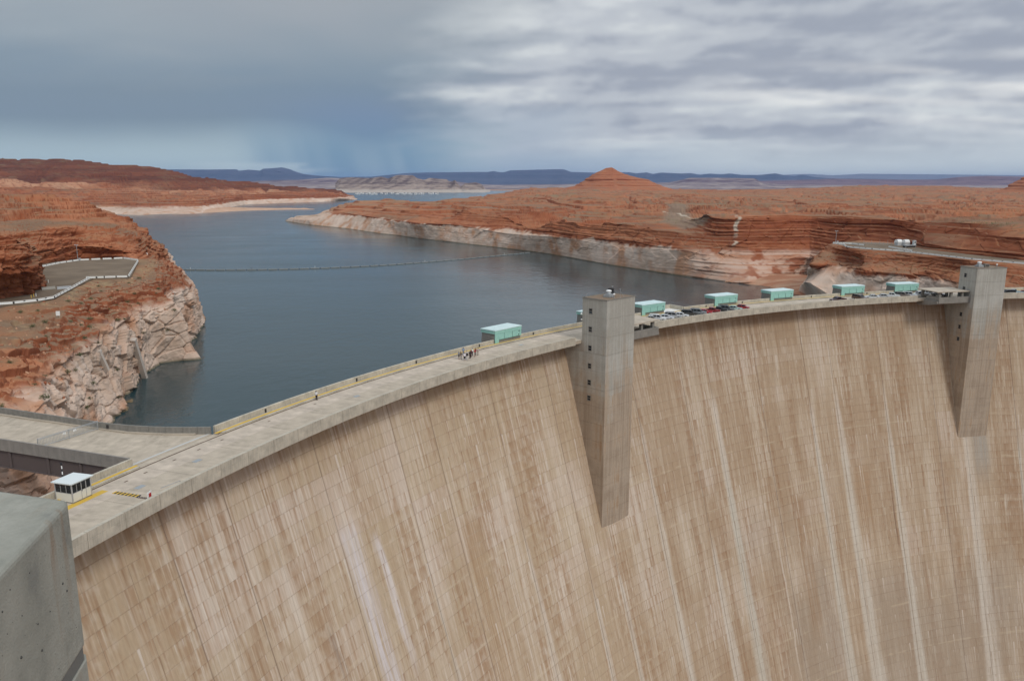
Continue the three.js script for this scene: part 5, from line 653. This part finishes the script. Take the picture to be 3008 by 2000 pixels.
car('sedan', [0.6, 0.61, 0.62], 'white sedan first in the second row of parked cars', -18.3, { turn: 150 });
car('sedan', CSIL, 'silver sedan second in the second row of parked cars', -17.4, { turn: 150 });
car('pickup', [0.66, 0.68, 0.68], 'light grey pickup third in the second row of parked cars', -16.6, { turn: -40 });
car('suv', [0.17, 0.14, 0.12], 'brown grey suv left of the small white suv', -15.6, { turn: -45 });
car('suv', [0.55, 0.56, 0.58], 'pale suv left of the large white pickup', -15.0, { turn: -45, r: 259.2 });
car('pickup', CW, 'large white pickup left of the covered walk of the far tower', -14.05, { turn: 165, r: 259.4 });
car('suv', CW, 'white suv behind the columns of the far covered walk', -13.0, { turn: -45, r: 260.4 });
car('sedan', CG, 'dark sedan behind the columns of the far covered walk', -12.6, { turn: -45, r: 258.4 });
car('suv', CB, 'black suv just right of the far tower', -6.95, { turn: 170, r: 257.5 });
car('pickup', [0.42, 0.55, 0.6], 'pale blue pickup right of the black suv', -6.2, { turn: 150, r: 258.5 });
car('sedan', CR, 'red car cut by the right edge of the picture', -5.55, { turn: 150, r: 258 });

// ---------------------------------------------------------------- people
function blobBody(parts, cell, pad = 0.05) { // joints with radii, smoothly joined, meshed
  const lo = [1e9, 1e9, 1e9], hi = [-1e9, -1e9, -1e9]; for (const [a, b, r, q] of parts) for (const [p, w] of [[a, r], [b, q]]) for (let k = 0; k < 3; k++) { lo[k] = Math.min(lo[k], p[k] - w - pad); hi[k] = Math.max(hi[k], p[k] + w + pad); }
  const c = [0, 1, 2].map((k) => (lo[k] + hi[k]) / 2), half = Math.max(hi[0] - lo[0], hi[1] - lo[1], hi[2] - lo[2]) / 2 * 1.05, n = Math.min(88, Math.max(12, Math.ceil(2 * half / cell)));
  const mc = new MarchingCubes(n, new THREE.MeshBasicMaterial(), false, false, 60000); mc.isolation = 0;
  for (let k = 0; k < n; k++) for (let j = 0; j < n; j++) for (let i = 0; i < n; i++) {
    const x = c[0] + (i - n / 2) / (n / 2) * half, y = c[1] + (j - n / 2) / (n / 2) * half, z = c[2] + (k - n / 2) / (n / 2) * half; let acc = 0;
    for (const [a, b, r, q] of parts) { const dx = b[0] - a[0], dy = b[1] - a[1], dz = b[2] - a[2], L = dx * dx + dy * dy + dz * dz || 1e-9, t = clamp(((x - a[0]) * dx + (y - a[1]) * dy + (z - a[2]) * dz) / L); const d = Math.hypot(x - a[0] - dx * t, y - a[1] - dy * t, z - a[2] - dz * t) - lerp(r, q, t); acc += Math.exp(-d * 42); }
    mc.field[i + j * n + k * n * n] = Math.log(acc + 1e-30) / 42; }
  mc.update(); const m = mc.count, P = new Float32Array(m * 3), N = new Float32Array(m * 3); for (let i = 0; i < m; i++) for (let k = 0; k < 3; k++) { P[i * 3 + k] = mc.positionArray[i * 3 + k] * half + c[k]; N[i * 3 + k] = mc.normalArray[i * 3 + k]; }
  const g = new THREE.BufferGeometry(); g.setAttribute('position', new THREE.BufferAttribute(P, 3)); g.setAttribute('normal', new THREE.BufferAttribute(N, 3)); return g;
}
function figure(armL, armR, step, shorts) { // geometries of a standing figure 1.72 m tall, facing +z
  const hip = [[-0.09, 0.9, 0], [0.09, 0.9, 0]], knee = [[-0.1, 0.49, 0.03 + step], [0.1, 0.49, 0.03 - step]], ank = [[-0.1, 0.09, step * 1.3], [0.1, 0.09, -step * 1.3]], toe = ank.map((a) => [a[0] * 1.15, 0.035, a[2] + 0.15]);
  const sh = [[-0.185, 1.39, 0], [0.185, 1.39, 0]], el = [armL[0], armR[0]], wr = [armL[1], armR[1]], torso = [[[-0.06, 0.95, 0], [-0.08, 1.3, 0.01], 0.115, 0.12], [[0.06, 0.95, 0], [0.08, 1.3, 0.01], 0.115, 0.12], [sh[0], sh[1], 0.06, 0.06], [[0, 1.3, 0], [0, 1.42, 0], 0.1, 0.07]];
  const limbs = [0, 1].flatMap((s) => [[hip[s], knee[s], 0.086, 0.056], [knee[s], ank[s], 0.056, 0.037], [ank[s], toe[s], 0.042, 0.034]]), arms = [0, 1].flatMap((s) => [[sh[s], el[s], 0.052, 0.041], [el[s], wr[s], 0.04, 0.028]]);
  const fingers = [0, 1].flatMap((s) => { const d = new THREE.Vector3(...wr[s]).sub(new THREE.Vector3(...el[s])).normalize(), w = new THREE.Vector3(...wr[s]), side = new THREE.Vector3(0, 0, 1).cross(d).normalize(), at = (a, b) => w.clone().addScaledVector(d, a).addScaledVector(side, b).toArray();
    const palm = ball(0.04, 0, 0, 0, 0.95, 1.2, 0.45, 8); palm.applyQuaternion(new THREE.Quaternion().setFromUnitVectors(new THREE.Vector3(0, 1, 0), d)); palm.translate(...at(0.045, 0)); return [palm, ...[[-0.024, 0.15], [-0.008, 0.165], [0.008, 0.16], [0.024, 0.14]].map(([b, l]) => bar(at(0.07, b), at(l, b * 1.15), 0.008, 5)), bar(at(0.03, 0.03), at(0.085, 0.06), 0.009, 5)]; });
  const strip = (g) => { g.deleteAttribute('uv'); return g; };
  const head = [ball(0.1, 0, 1.6, 0.01, 0.82, 1.14, 0.95, 14), ball(0.018, 0, 1.585, 0.105, 0.8, 1.4, 1, 6), ball(0.022, -0.083, 1.59, 0, 0.5, 1.4, 1, 6), ball(0.022, 0.083, 1.59, 0, 0.5, 1.4, 1, 6)];
  const body = mergeGeometries([blobBody([...torso, ...limbs, ...arms, [[0, 1.4, 0], [0, 1.54, 0.01], 0.052, 0.05]], 0.024)].concat([...head, ...fingers].map(strip)));
  const grow = (l, r) => l.map(([a, b, p, q]) => [a, b, p + r, q + r]);
  const shirt = blobBody(grow([...torso, ...arms.filter((_, i) => i % 2 === 0).map(([a, b, p, q]) => [a, [lerp(a[0], b[0], 0.75), lerp(a[1], b[1], 0.75), lerp(a[2], b[2], 0.75)], p + 0.006, q + 0.012])], 0.014), 0.026);
  const lg = limbs.filter((_, i) => i % 3 !== 2).filter((_, i) => !shorts || i % 2 === 0).map(([a, b, p, q]) => [a, b, p + (shorts ? 0.012 : 0), q + (shorts ? 0.022 : 0.012)]);
  const trousers = blobBody(grow([...lg, [[-0.07, 0.93, 0], [0.07, 0.93, 0], 0.11, 0.11]], 0.016), 0.026);
  const shoes = blobBody(ank.map((a, i) => [[a[0], 0.05, a[2] - 0.02], toe[i], 0.046, 0.042]), 0.024);
  return { body, shirt, trousers, shoes };
}
const F1 = figure([[-0.25, 1.12, -0.02], [-0.24, 0.87, 0.06]], [[0.25, 1.12, -0.02], [0.24, 0.87, 0.06]], 0.02, false), F2 = figure([[-0.26, 1.13, 0.0], [-0.12, 1.12, 0.24]], [[0.25, 1.12, -0.03], [0.23, 0.88, 0.05]], 0.04, true), F3 = figure([[-0.27, 1.14, -0.06], [-0.13, 1.06, 0.14]], [[0.27, 1.14, -0.06], [0.13, 1.06, 0.14]], 0.0, false);
const hairGeo = { short: join(ball(0.104, 0, 1.625, -0.012, 0.86, 1.06, 0.98, 12)), long: join(ball(0.106, 0, 1.622, -0.014, 0.88, 1.08, 1, 12), ball(0.1, 0, 1.48, -0.055, 0.9, 1.3, 0.5, 10)) };
const brim = join(cyl(0.1, 0.11, 0.09, 0, 1.69, 0, 14), cyl(0.19, 0.2, 0.015, 0, 1.655, 0, 16));
const SKIN = [std([0.42, 0.25, 0.17], 0.7), std([0.27, 0.15, 0.095], 0.7)];
function person(label, r, th, face, f, top, legs, hair, o = {}) {
  const t = thing('person', label, 'person', pol(r, th, ROAD + 0.004), face * DEG); mesh('body', f.body, SKIN[o.skin || 0], t); mesh('shirt', f.shirt, std(top, 0.85), t); mesh('trousers', f.trousers, std(legs, 0.85), t); mesh('shoes', f.shoes, M_DARK, t);
  if (o.hat) mesh('hat', brim, std(o.hat, 0.8), t); mesh('hair', o.long ? hairGeo.long : hairGeo.short, std(hair, 0.8), t); if (o.bag) mesh('backpack', ball(0.17, 0, 1.2, -0.2, 0.9, 1.25, 0.55, 10), std(o.bag, 0.8), t); t.scale.setScalar(o.s || 1); return t;
}
const DK = [0.022, 0.02, 0.022], JEAN = [0.05, 0.065, 0.1], KH = [0.3, 0.25, 0.19], HB1 = [0.02, 0.013, 0.01], HB2 = [0.16, 0.09, 0.045];
person('person in a white top and dark trousers walking alone along the kerb', 265.1, -62.17, 150, F1, [0.72, 0.72, 0.74], [0.02, 0.012, 0.014], HB1, { long: true });
const G = (px, r, y) => 0;
person('person in a grey blue shirt and dark shorts at the left of the group', 263.0, -53.59, 60, F2, [0.16, 0.2, 0.25], DK, HB1);
person('person in a black shirt and jeans second from the left in the group', 262.7, -53.52, 80, F1, DK, JEAN, HB1);
person('person in a light blue shirt nearest the yellow kerb, behind the group', 264.8, -52.81, 10, F3, [0.2, 0.3, 0.45], [0.2, 0.2, 0.23], [0.1, 0.1, 0.11], { hat: [0.12, 0.15, 0.2] });
person('person in a white shirt and black shorts at the front of the group', 261.2, -53.64, 190, F2, [0.68, 0.64, 0.67], DK, HB2);
person('person in a cream shirt behind the man with the black vest', 262.0, -53.28, 170, F1, [0.62, 0.58, 0.52], [0.4, 0.38, 0.34], HB2, { s: 1.02 });
person('person with a black vest and pale trousers standing closest to the viewer', 260.9, -53.54, 175, F3, [0.025, 0.022, 0.03], [0.6, 0.57, 0.54], HB1, { s: 1.03, bag: [0.02, 0.02, 0.025] });
person('person all in black in the middle of the group', 261.6, -53.13, 210, F1, DK, [0.03, 0.015, 0.014], HB1, { skin: 1 });
person('person in a maroon shirt beside the one in black', 262.2, -52.90, 240, F1, [0.12, 0.03, 0.03], [0.06, 0.025, 0.022], HB1);
person('person in a bright white shirt and navy trousers right of centre in the group', 262.9, -52.62, 250, F1, [0.76, 0.76, 0.75], [0.025, 0.025, 0.055], HB1);
person('person in a bright red shirt and grey shorts in the group', 261.9, -52.70, 260, F2, [0.42, 0.022, 0.035], [0.25, 0.235, 0.215], HB1);
person('person in a dark red jersey behind the one in bright red', 262.5, -52.47, 280, F1, [0.17, 0.012, 0.02], [0.2, 0.18, 0.17], HB1);
person('person in a pink top with dark hair at the right of the group', 262.2, -52.39, 270, F3, [0.55, 0.4, 0.4], [0.14, 0.12, 0.09], HB1, { long: true });

// ---------------------------------------------------------------- gravel lots, barriers, poles, signs
const LOT = new THREE.MeshPhysicalMaterial({ roughness: 1, specularIntensity: 0.12 });
LOT.map = tex(512, 512, (i, j) => { const u = i / 512, v = j / 512, g = tile2((x, y) => fbm2(x, y, 5), u * 8, v * 8, 8, 8), f = tile2((x, y) => vn2(x, y), u * 120, v * 120, 120, 120); return mix([0.165, 0.128, 0.095], [0.225, 0.175, 0.128], clamp(0.5 + g * 1.6 + f * 0.15)); }); LOT.color.setRGB(1, 1, 1); LOT.map.repeat.set(1 / 50, 1 / 50);
function pad(name, label, pts, y, mat, h = 0.35) { const g = new THREE.ExtrudeGeometry(new THREE.Shape(pts.map((p) => new THREE.Vector2(p[0], -p[1]))), { depth: h, bevelEnabled: false }); g.rotateX(-Math.PI / 2); g.translate(0, y - h, 0); return tag(mesh(name, g, mat), label, null, null, 'structure'); }
pad('gravel_lot', 'grey brown gravel lot on the left shore', [[-260, -190], [-160, -180], [-148, -207], [-144.5, -220], [-139.8, -227], [-139.5, -234], [-145.2, -253], [-153.5, -283], [-142.4, -287], [-142.2, -289], [-168, -349.5], [-180, -361.5], [-196, -352], [-205, -345], [-230, -320]], 28.15, LOT, 0.9);
pad('gravel_road', 'grey gravel road and turnaround on the right point', [[181.5, -440], [179, -414.5], [188.5, -397], [198, -372.5], [203.5, -347], [214.5, -328], [240, -285], [290, -285], [250, -345], [230, -385], [215, -420], [212, -445], [190, -452]], 29.12, LOT, 0.9);
const jersey = prism([[-0.24, 0], [0.24, 0], [0.24, 0.1], [0.13, 0.25], [0.09, 0.68], [-0.09, 0.68], [-0.13, 0.25], [-0.24, 0.1]], 1); jersey.rotateY(Math.PI / 2);
function barriers(line, y, len, gap, label, group, mats = [M_WHITE]) {
  let proto = null; for (let i = 0; i < line.length - 1; i++) { const a = line[i], b = line[i + 1], L = Math.hypot(b[0] - a[0], b[1] - a[1]), n = Math.max(1, Math.round(L / len));
    for (let k = 0; k < n; k++) { const u = (k + 0.5) / n, pos = [lerp(a[0], b[0], u), y, lerp(a[1], b[1], u)], turn = Math.atan2(-(b[1] - a[1]), b[0] - a[0]);
      if (!proto) { proto = thing('concrete_barrier', label, 'barrier', pos, turn, group); const q = jersey.clone(); q.scale(L / n - gap, 1, 1); mesh('block', q, mats[0], proto); mesh('dark_joint', join(box(gap * 0.95, 0.62, 0.24, (L / n) / 2, 0.31, 0)), M_DARK, proto); }
      else { const c = copy(proto, 'concrete_barrier', pos, turn); c.scale.x = 1; } } } }
const WB = std([0.70, 0.695, 0.66], 0.8);
const flat2 = (...p) => p.map((q) => [q[0], q[2]]);
barriers(flat2([-161, 0, -179], [-150.7,28,-217.7], [-146.5,28,-220.2], [-144.5,28,-221.5], [-140.3,28,-226.8], [-138.8,28,-233], [-145,28,-253.1], [-154.9,28,-283.9], [-153.9,28,-283.9]), 28.1, 4.1, 0.5, 'white concrete barrier in the line along the near edge of the left gravel lot', 'white barriers along the near edge of the left lot', [WB]);
barriers(flat2([-153.9,28,-283.9], [-142.4,28,-287.1]), 28.1, 3.9, 0.4, 'white concrete barrier in the straight run at the front right of the left gravel lot', 'white barriers at the front right of the left lot', [WB]);
barriers(flat2([-142.8,28,-288.2], [-167.3,28,-347.7]), 28.1, 4.1, 0.5, 'white concrete barrier on the right side of the left gravel lot', 'white barriers on the right side of the left lot', [WB]);
barriers(flat2([-168.8,28,-350.8], [-180,28,-360.6], [-195.5,28,-350.8], [-197.1,28,-338.6], [-195.4,28,-319.1]), 28.1, 4.2, 0.12, 'white concrete barrier under the red cliff at the back of the left gravel lot', 'white barriers at the back of the left lot', [WB]);
barriers(flat2([180.4,29,-439.2], [182.5,29,-429.3], [177.6,29,-414.1], [184.2,29,-399.9], [188.4,29,-394.7], [193.1,29,-389.6], [197.8,29,-370.6], [203.9,29,-345.2], [214.5,29,-325.8], [223,29,-299.8]), 29.1, 4.3, 0.5, 'white concrete barrier in the line along the road on the right point', 'white barriers along the road on the right point', [WB]);
barriers(flat2([182,29.3,-442.8], [190.3,29.3,-436.4], [192.2,29.3,-425.3]), 29.1, 6, 0.12, 'white concrete barrier at the back of the turnaround on the right point', 'white barriers at the back of the turnaround on the right point', [WB]);
barriers(flat2([199.8,29.2,-413.8], [200.1,29.2,-389.3]), 29.1, 6, 0.1, 'white concrete barrier in front of the two white tanks', 'white barriers in front of the two white tanks', [WB]);
for (const [a, b, c, l] of [[[-152.8,28.1,-250.7], [-150.3,28.1,-254], [0.36, 0.34, 0.3], 'grey concrete road block on the left lot, nearest the outcrop'], [[-148.7,28.1,-252.3], [-145.6,28.1,-254.9], [0.42, 0.44, 0.46], 'pale grey concrete road block on the left lot, beside the white barriers']]) { const t = thing('road_block', l, 'road block', [(a[0] + b[0]) / 2, 28.16, (a[2] + b[2]) / 2], Math.atan2(-(b[2] - a[2]), b[0] - a[0])); const L = Math.hypot(b[0] - a[0], b[2] - a[2]); mesh('block', prism([[-0.32, 0], [0.32, 0], [0.3, 0.2], [0.17, 0.42], [0.12, 0.95], [-0.12, 0.95], [-0.17, 0.42], [-0.3, 0.2]], L).rotateY(Math.PI / 2), std(c, 0.9), t); mesh('foot', box(L * 0.9, 0.12, 0.72, 0, 0.06, 0), M_GREY, t); }
for (const [p, c, l] of [[[-145.5,28.1,-233.1], M_YELLOW, 'yellow post nearest the outcrop by the left road'], [[-146,28.1,-235.2], M_YELLOW, 'yellow post in the middle of three by the left road'], [[-146.2,28.1,-236.7], M_WHITE, 'white post right of two yellow posts by the left road'], [[-162,28.1,-270.2], M_WHITE, 'short white post at the foot of the outcrop on the left lot']]) { const t = thing('marker_post', l, 'post', [p[0], 28.13, p[2]]); mesh('post', cyl(0.1, 0.1, 0.95, 0, 0.47, 0, 10), c, t); mesh('cap', ball(0.1, 0, 0.95, 0, 1, 0.6, 1, 8), c, t); }
function lightPole(label, p, h) { const t = thing('light_pole', label, 'light pole', p); mesh('pole', cyl(0.09, 0.15, h, 0, h / 2, 0, 10), M_STEEL, t); mesh('arm', join(bar([-0.7, h - 0.4, 0], [0.7, h - 0.4, 0], 0.06), bar([0, h - 0.9, -0.3], [0.2, h - 0.9, 0.6], 0.05)), M_STEEL, t); for (const x of [-0.6, 0.6]) mesh('lamp', box(0.5, 0.22, 0.4, x, h - 0.25, 0), std([0.6, 0.62, 0.64], 0.4), t); mesh('cabinet', box(0.8, 1.1, 0.6, 1.0, 0.55, 0.3), std([0.4, 0.43, 0.46], 0.6), t); }
lightPole('tall steel light pole under the cliff at the back of the left lot', (() => { const p = [-196.2,28,-352.4]; return [p[0], 28.1, p[2] + 1]; })(), 7.2);
lightPole('steel light pole at the tip of the right point', (() => { const p = [184.1,29.2,-444.2]; return [p[0], 29.1, p[2]]; })(), 7.0);
function board(label, p, w, h, post, turn, m = M_WHITE) { const t = thing('notice_board', label, 'sign', p, turn); mesh('board', box(w, h, 0.06, 0, post + h / 2, 0), m, t); mesh('post', join(cyl(0.05, 0.05, post + h * 0.8, -w * 0.3, (post + h * 0.8) / 2, -0.06, 6), cyl(0.05, 0.05, post + h * 0.8, w * 0.3, (post + h * 0.8) / 2, -0.06, 6)), M_STEEL, t); }
// terrain height near a point, from the wall's own vertices
function groundY(m, x, z, fall) { const { pos } = m.grid; let b = 1e9, y = fall; for (let k = 0; k < pos.length; k += 3) { const dx = pos[k] - x, dz = pos[k + 2] - z, d = dx * dx + dz * dz; if (d < b) { b = d; y = pos[k + 1]; } } return y; }
{ const p = [-127.9,23.6,-216]; board('plain white sign on the gravel slope below the left lot', [p[0], groundY(wallLeft, p[0], p[2], 23) - 0.1, p[2]], 1.0, 1.25, 0.7, 0.5); }
{ const p = [-184.3,27,-393]; board('small white sign on the bench right of the left lot', [p[0], p[1] - 0.8, p[2]], 0.9, 0.9, 0.8, 0.4); }
// two white tanks on the right point, with fence and shelter
for (const [p, l] of [[[210.7,29.2,-421.9], 'white half round tank on the right point, left one of two'], [[214.1,29.2,-420.7], 'white half round tank on the right point, right one of two']]) { const t = thing('storage_tank', l, 'tank', [p[0], 29.12, p[2] - 4], 0.25); const g = new THREE.CylinderGeometry(1.5, 1.5, 2.9, 22, 1, false); g.rotateZ(Math.PI / 2); g.translate(0, 1.75, 0); mesh('shell', g, M_WHITE, t); mesh('base', box(3.2, 1.7, 2.4, 0, 0.85, 0.3), std([0.45, 0.46, 0.46], 0.7), t); mesh('hatch', cyl(0.35, 0.35, 0.25, 0, 3.3, 0, 12), M_STEEL, t); }
{ const p = [212.2,29.2,-410.4], t = thing('loading_dock', 'grey steel loading dock right of the two white tanks', 'loading dock', [p[0], 29.12, p[2] - 3], 0.25); mesh('deck', box(6.5, 0.35, 2.6, -2, 1.0, 0), M_STEEL, t); mesh('shade_box', box(6.2, 0.8, 2.2, -2, 0.42, -0.1), M_DARK, t); mesh('cabin', box(1.3, 2.6, 1.2, 0.9, 2.3, 0), std([0.55, 0.57, 0.57], 0.6), t); mesh('cabin_window', box(0.6, 0.8, 0.05, 0.9, 2.6, 0.62), GLASS, t); mesh('leg', join(box(0.25, 1, 0.25, -5, 0.5, 1), box(0.25, 1, 0.25, 1, 0.5, 1)), M_STEEL, t); }  // dark box put under the deck in place of its shade
{ const a = [194.6,29.2,-429.1], b = [210,29.2,-424.3], t = thing('wire_fence', 'thin wire fence between the turnaround and the white tanks', 'fence'); for (let i = 0; i <= 8; i++) { const u = i / 8, tall = i % 2 ? 0 : 1.2; mesh('post', bar([lerp(a[0], b[0], u), 29, lerp(a[2], b[2], u) - 3], [lerp(a[0], b[0], u), 30.6 + tall, lerp(a[2], b[2], u) - 3], 0.06), M_STEEL, t); } for (const y of [29.7, 30.1, 30.5]) mesh('rail', bar([a[0], y, a[2] - 3], [b[0], y, b[2] - 3], 0.035), M_STEEL, t); }
// concrete struts cast against the left wall
for (const [a, b, w, l] of [[[-118.6, 14.2, -238.5], [-119.6, -0.5, -246], 1.5, 'long pale concrete strut standing against the left wall above the water'], [[-113.0, 17.2, -207.5], [-112.2, 11.4, -209.6], 1.1, 'shorter pale concrete strut on the left wall, left of the long one']]) { const t = thing('concrete_strut', l, 'concrete strut', [(a[0] + b[0]) / 2, (a[1] + b[1]) / 2, (a[2] + b[2]) / 2]); const d = new THREE.Vector3(b[0] - a[0], b[1] - a[1], b[2] - a[2]), g = new THREE.BoxGeometry(w, d.length(), w * 0.8); g.applyQuaternion(new THREE.Quaternion().setFromUnitVectors(new THREE.Vector3(0, -1, 0), d.clone().normalize())); mesh('shaft', g, std([0.58, 0.5, 0.43], 0.9), t); const c = new THREE.BoxGeometry(w + 0.3, 0.5, w * 0.8 + 0.3); c.applyQuaternion(new THREE.Quaternion().setFromUnitVectors(new THREE.Vector3(0, -1, 0), d.normalize())); c.translate((a[0] - b[0]) / 2, (a[1] - b[1]) / 2, (a[2] - b[2]) / 2); mesh('cap', c, std([0.55, 0.48, 0.42], 0.9), t); }
// ---------------------------------------------------------------- boom across the lake, marina
{ const pts = [[-247.2, -570.2], [-213.9, -567.9], [-169.2, -572.5], [-108.2, -596.7], [-56.8, -636.9], [-16, -679.6], [16.5, -714]].map((p) => new THREE.Vector3(p[0], 0, p[1])), c = new THREE.CatmullRomCurve3(pts), n = 42, t = thing('floating_boom', 'floating boom of grey floats strung across the lake', 'boom'), fl = std([0.30, 0.315, 0.31], 0.8), g = join(cyl(0.42, 0.42, 6.3, 0, 0.2, 0, 10, 0, 0, Math.PI / 2), box(6.2, 0.2, 1.0, 0, 0.55, 0)), pg = cyl(0.12, 0.12, 1.6, 0, 1.3, 0, 6);
  for (let i = 0; i < n; i++) { const u = (i + 0.5) / n, p = c.getPointAt(u), d = c.getTangentAt(u), f = mesh('float', g, fl, t); f.position.set(p.x, 0, p.z); f.rotation.y = Math.atan2(-d.z, d.x); if (i % 6 === 1) mesh('marker', pg, i % 12 === 1 ? M_WHITE : M_DARK, f); }
  mesh('cable', new THREE.TubeGeometry(c, 120, 0.14, 5), M_DARK, t).position.y = 0.25; }
{ const rr = rng(12), b0 = thing('houseboat', 'small white houseboat among many in the far marina', 'houseboat', [-809.8,0.1,-4659.7], 0.2, 'houseboats in the far marina');
  mesh('hull', prism([[-8, 0], [8, 0], [9.5, 2.2], [-8.5, 2.2]], 6, 0.2), std([0.6, 0.62, 0.64], 0.5), b0); mesh('cabin', join(box(13, 3.4, 5.2, -0.5, 3.9, 0), box(7, 1.6, 4.6, -2, 6.2, 0)), M_WHITE, b0); mesh('windows', box(11, 1.1, 5.4, -0.5, 4.2, 0), GLASS, b0);
  for (let i = 0; i < 62; i++) { const u = i / 61, x = lerp(-990, -455, u) + (rr() - 0.5) * 14, z = -4630 - rr() * 560; if (i) copy(b0, 'houseboat', [x, 0.1, z], rr() * 6.28); else { b0.position.set(x, 0.1, z); } } }
// ---------------------------------------------------------------- shrubs, stones, and the scrub of the plateau
const leafG = (seed, n, r) => { const rr = rng(seed), P = [], C = []; for (let i = 0; i < n; i++) { const a = rr() * 6.283, e = Math.asin(rr() ** 0.8), q = r * (0.35 + 0.65 * rr()), x = Math.cos(a) * Math.cos(e) * q, y = Math.sin(e) * q * 0.85 + 0.06, z = Math.sin(a) * Math.cos(e) * q, s = 0.09 * r + 0.1 * rr() * r, k = rr(); const o = () => (rr() - 0.5) * 2 * s; P.push(x + o(), y + o(), z + o(), x + o(), y + o(), z + o(), x + o(), y + o(), z + o()); const c = mix([0.055, 0.075, 0.025], [0.155, 0.165, 0.07], k); for (let m = 0; m < 3; m++) C.push(...c); }
  const g = new THREE.BufferGeometry(); g.setAttribute('position', new THREE.Float32BufferAttribute(P, 3)); g.setAttribute('color', new THREE.Float32BufferAttribute(C, 3)); g.computeVertexNormals(); return g; };
const LEAF = new THREE.MeshStandardMaterial({ vertexColors: true, roughness: 0.9, side: THREE.DoubleSide });
{ const protos = [1, 2, 3].map((s) => { const t = thing('desert_shrub', 'low green desert shrub growing on the rocks of the left shore', 'shrub', [0, 0, 0], 0, 'desert shrubs on the left shore'); mesh('foliage', leafG(s, 190, 0.8), LEAF, t); mesh('stem', join(bar([0, -0.3, 0], [0.1, 0.4, 0], 0.05), bar([0, -0.3, 0], [-0.2, 0.4, 0.15], 0.04), bar([0, -0.3, 0], [0.1, 0.35, -0.25], 0.04)), M_RUST, t); return t; });
  const rr = rng(21), { pos, nrm, nu, nv, lv } = wallLeft.grid, spots = [];
  for (let q = 0; q < 6000 && spots.length < 74; q++) { const j = 10 + Math.floor(rr() * (nv - 14)), i = Math.floor(rr() * nu), k = (j * (nu + 1) + i) * 3, up = nrm[k + 1], z = pos[k + 2], upper = lv[j] > 2.9; if (z > -120 || z < -300 || pos[k + 1] < 2 || lv[j] > 3.85) continue; if (upper ? rr() > 0.5 : up < 0.42) continue; if (spots.some((s) => Math.hypot(s[0] - pos[k], s[2] - z) < 2.4)) continue; spots.push([pos[k], pos[k + 1], z]); }
  spots.forEach((s, i) => { const sc = 0.65 + rr() * 0.9; let o = protos[i % 3]; if (i >= 3) o = copy(o, 'desert_shrub', s, rr() * 6.28); else o.position.set(...s); o.scale.set(sc, sc * (0.7 + 0.3 * rr()), sc); });
  // loose stones on the gravel slope
  const st = new THREE.IcosahedronGeometry(0.5, 0), p = st.attributes.position; for (let i = 0; i < p.count; i++) { const h = 0.8 + 0.4 * vn3(p.getX(i) * 3 + 4, p.getY(i) * 3, p.getZ(i) * 3); p.setXYZ(i, p.getX(i) * h, p.getY(i) * h * 0.7, p.getZ(i) * h); } st.computeVertexNormals();
  const N = 1600, im = new THREE.InstancedMesh(st, std([1, 1, 1], 0.95), N), o = new THREE.Object3D(); let n = 0; for (let q = 0; q < 20000 && n < N; q++) { const j = Math.floor(rr() * nv), i = Math.floor(rr() * nu), k = (j * (nu + 1) + i) * 3; if (lv[j] < 1.6 || lv[j] > 3.95 || nrm[k + 1] < 0.5) continue; o.position.set(pos[k], pos[k + 1], pos[k + 2]); o.rotation.set(rr() * 3, rr() * 6, rr() * 3); o.scale.setScalar(0.25 + 1.1 * rr() ** 4); o.updateMatrix(); im.setMatrixAt(n, o.matrix); im.setColorAt(n, col(...mix(C_RED, C_PALE, rr()))); n++; }
  im.count = n; im.name = 'loose_stones'; shade(im); scene.add(im); tag(im, 'loose red stones strewn over the slope below the left lot', 'stones', null, 'stuff'); }
{ // scrub over the benches of the right shore
  const g = leafG(9, 26, 0.8), N = 7000, im = new THREE.InstancedMesh(g, LEAF, N), o = new THREE.Object3D(), rr = rng(31); let n = 0; const src = scene.children.filter((m) => m.grid && m !== wallLeft && /canyon_wall|headland|rocky_point/.test(m.name));
  for (const m of src) { const { pos, nrm, nu, nv, lv } = m.grid, want = m.name.startsWith('canyon') ? 6000 : 300; let c = 0; for (let q = 0; q < 120000 && c < want && n < N; q++) { const j = Math.floor(rr() * nv), i = Math.floor(rr() * nu), k = (j * (nu + 1) + i) * 3; if (nrm[k + 1] < 0.82 || pos[k + 1] < 21 || fbm2(pos[k] / 90, pos[k + 2] / 60 + 4, 3) + (rr() - 0.5) * 0.3 < 0.02) continue; if (want > 300 && (lv[j] < 2.6 || lv[j] > 6.6)) continue; const far = Math.min(2, Math.max(1, -pos[k + 2] / 1100)); const k2 = k + 3 * (nu + 2), tt = rr(), ss = (rr() - 0.5) * 8; if (k2 + 2 >= pos.length || i > nu - 2) continue; o.position.set(lerp(pos[k], pos[k2], tt) + ss * 0.3, lerp(pos[k + 1], pos[k2 + 1], tt) - 0.12, lerp(pos[k + 2], pos[k2 + 2], tt)); o.rotation.set(0, rr() * 6, 0); o.scale.setScalar((0.5 + rr() * 0.8) * far); o.updateMatrix(); im.setMatrixAt(n, o.matrix); im.setColorAt(n, col(1.7 + rr() * 0.8, 1.45 + rr() * 0.5, 1.7 + rr() * 0.8)); n++; c++; } }
  im.count = n; im.name = 'desert_scrub'; shade(im); scene.add(im); tag(im, 'grey green scrub dotted over the benches of the shores', 'scrub', null, 'stuff'); }
for (const m of scene.children) delete m.grid;
renderer.render(scene, camera);
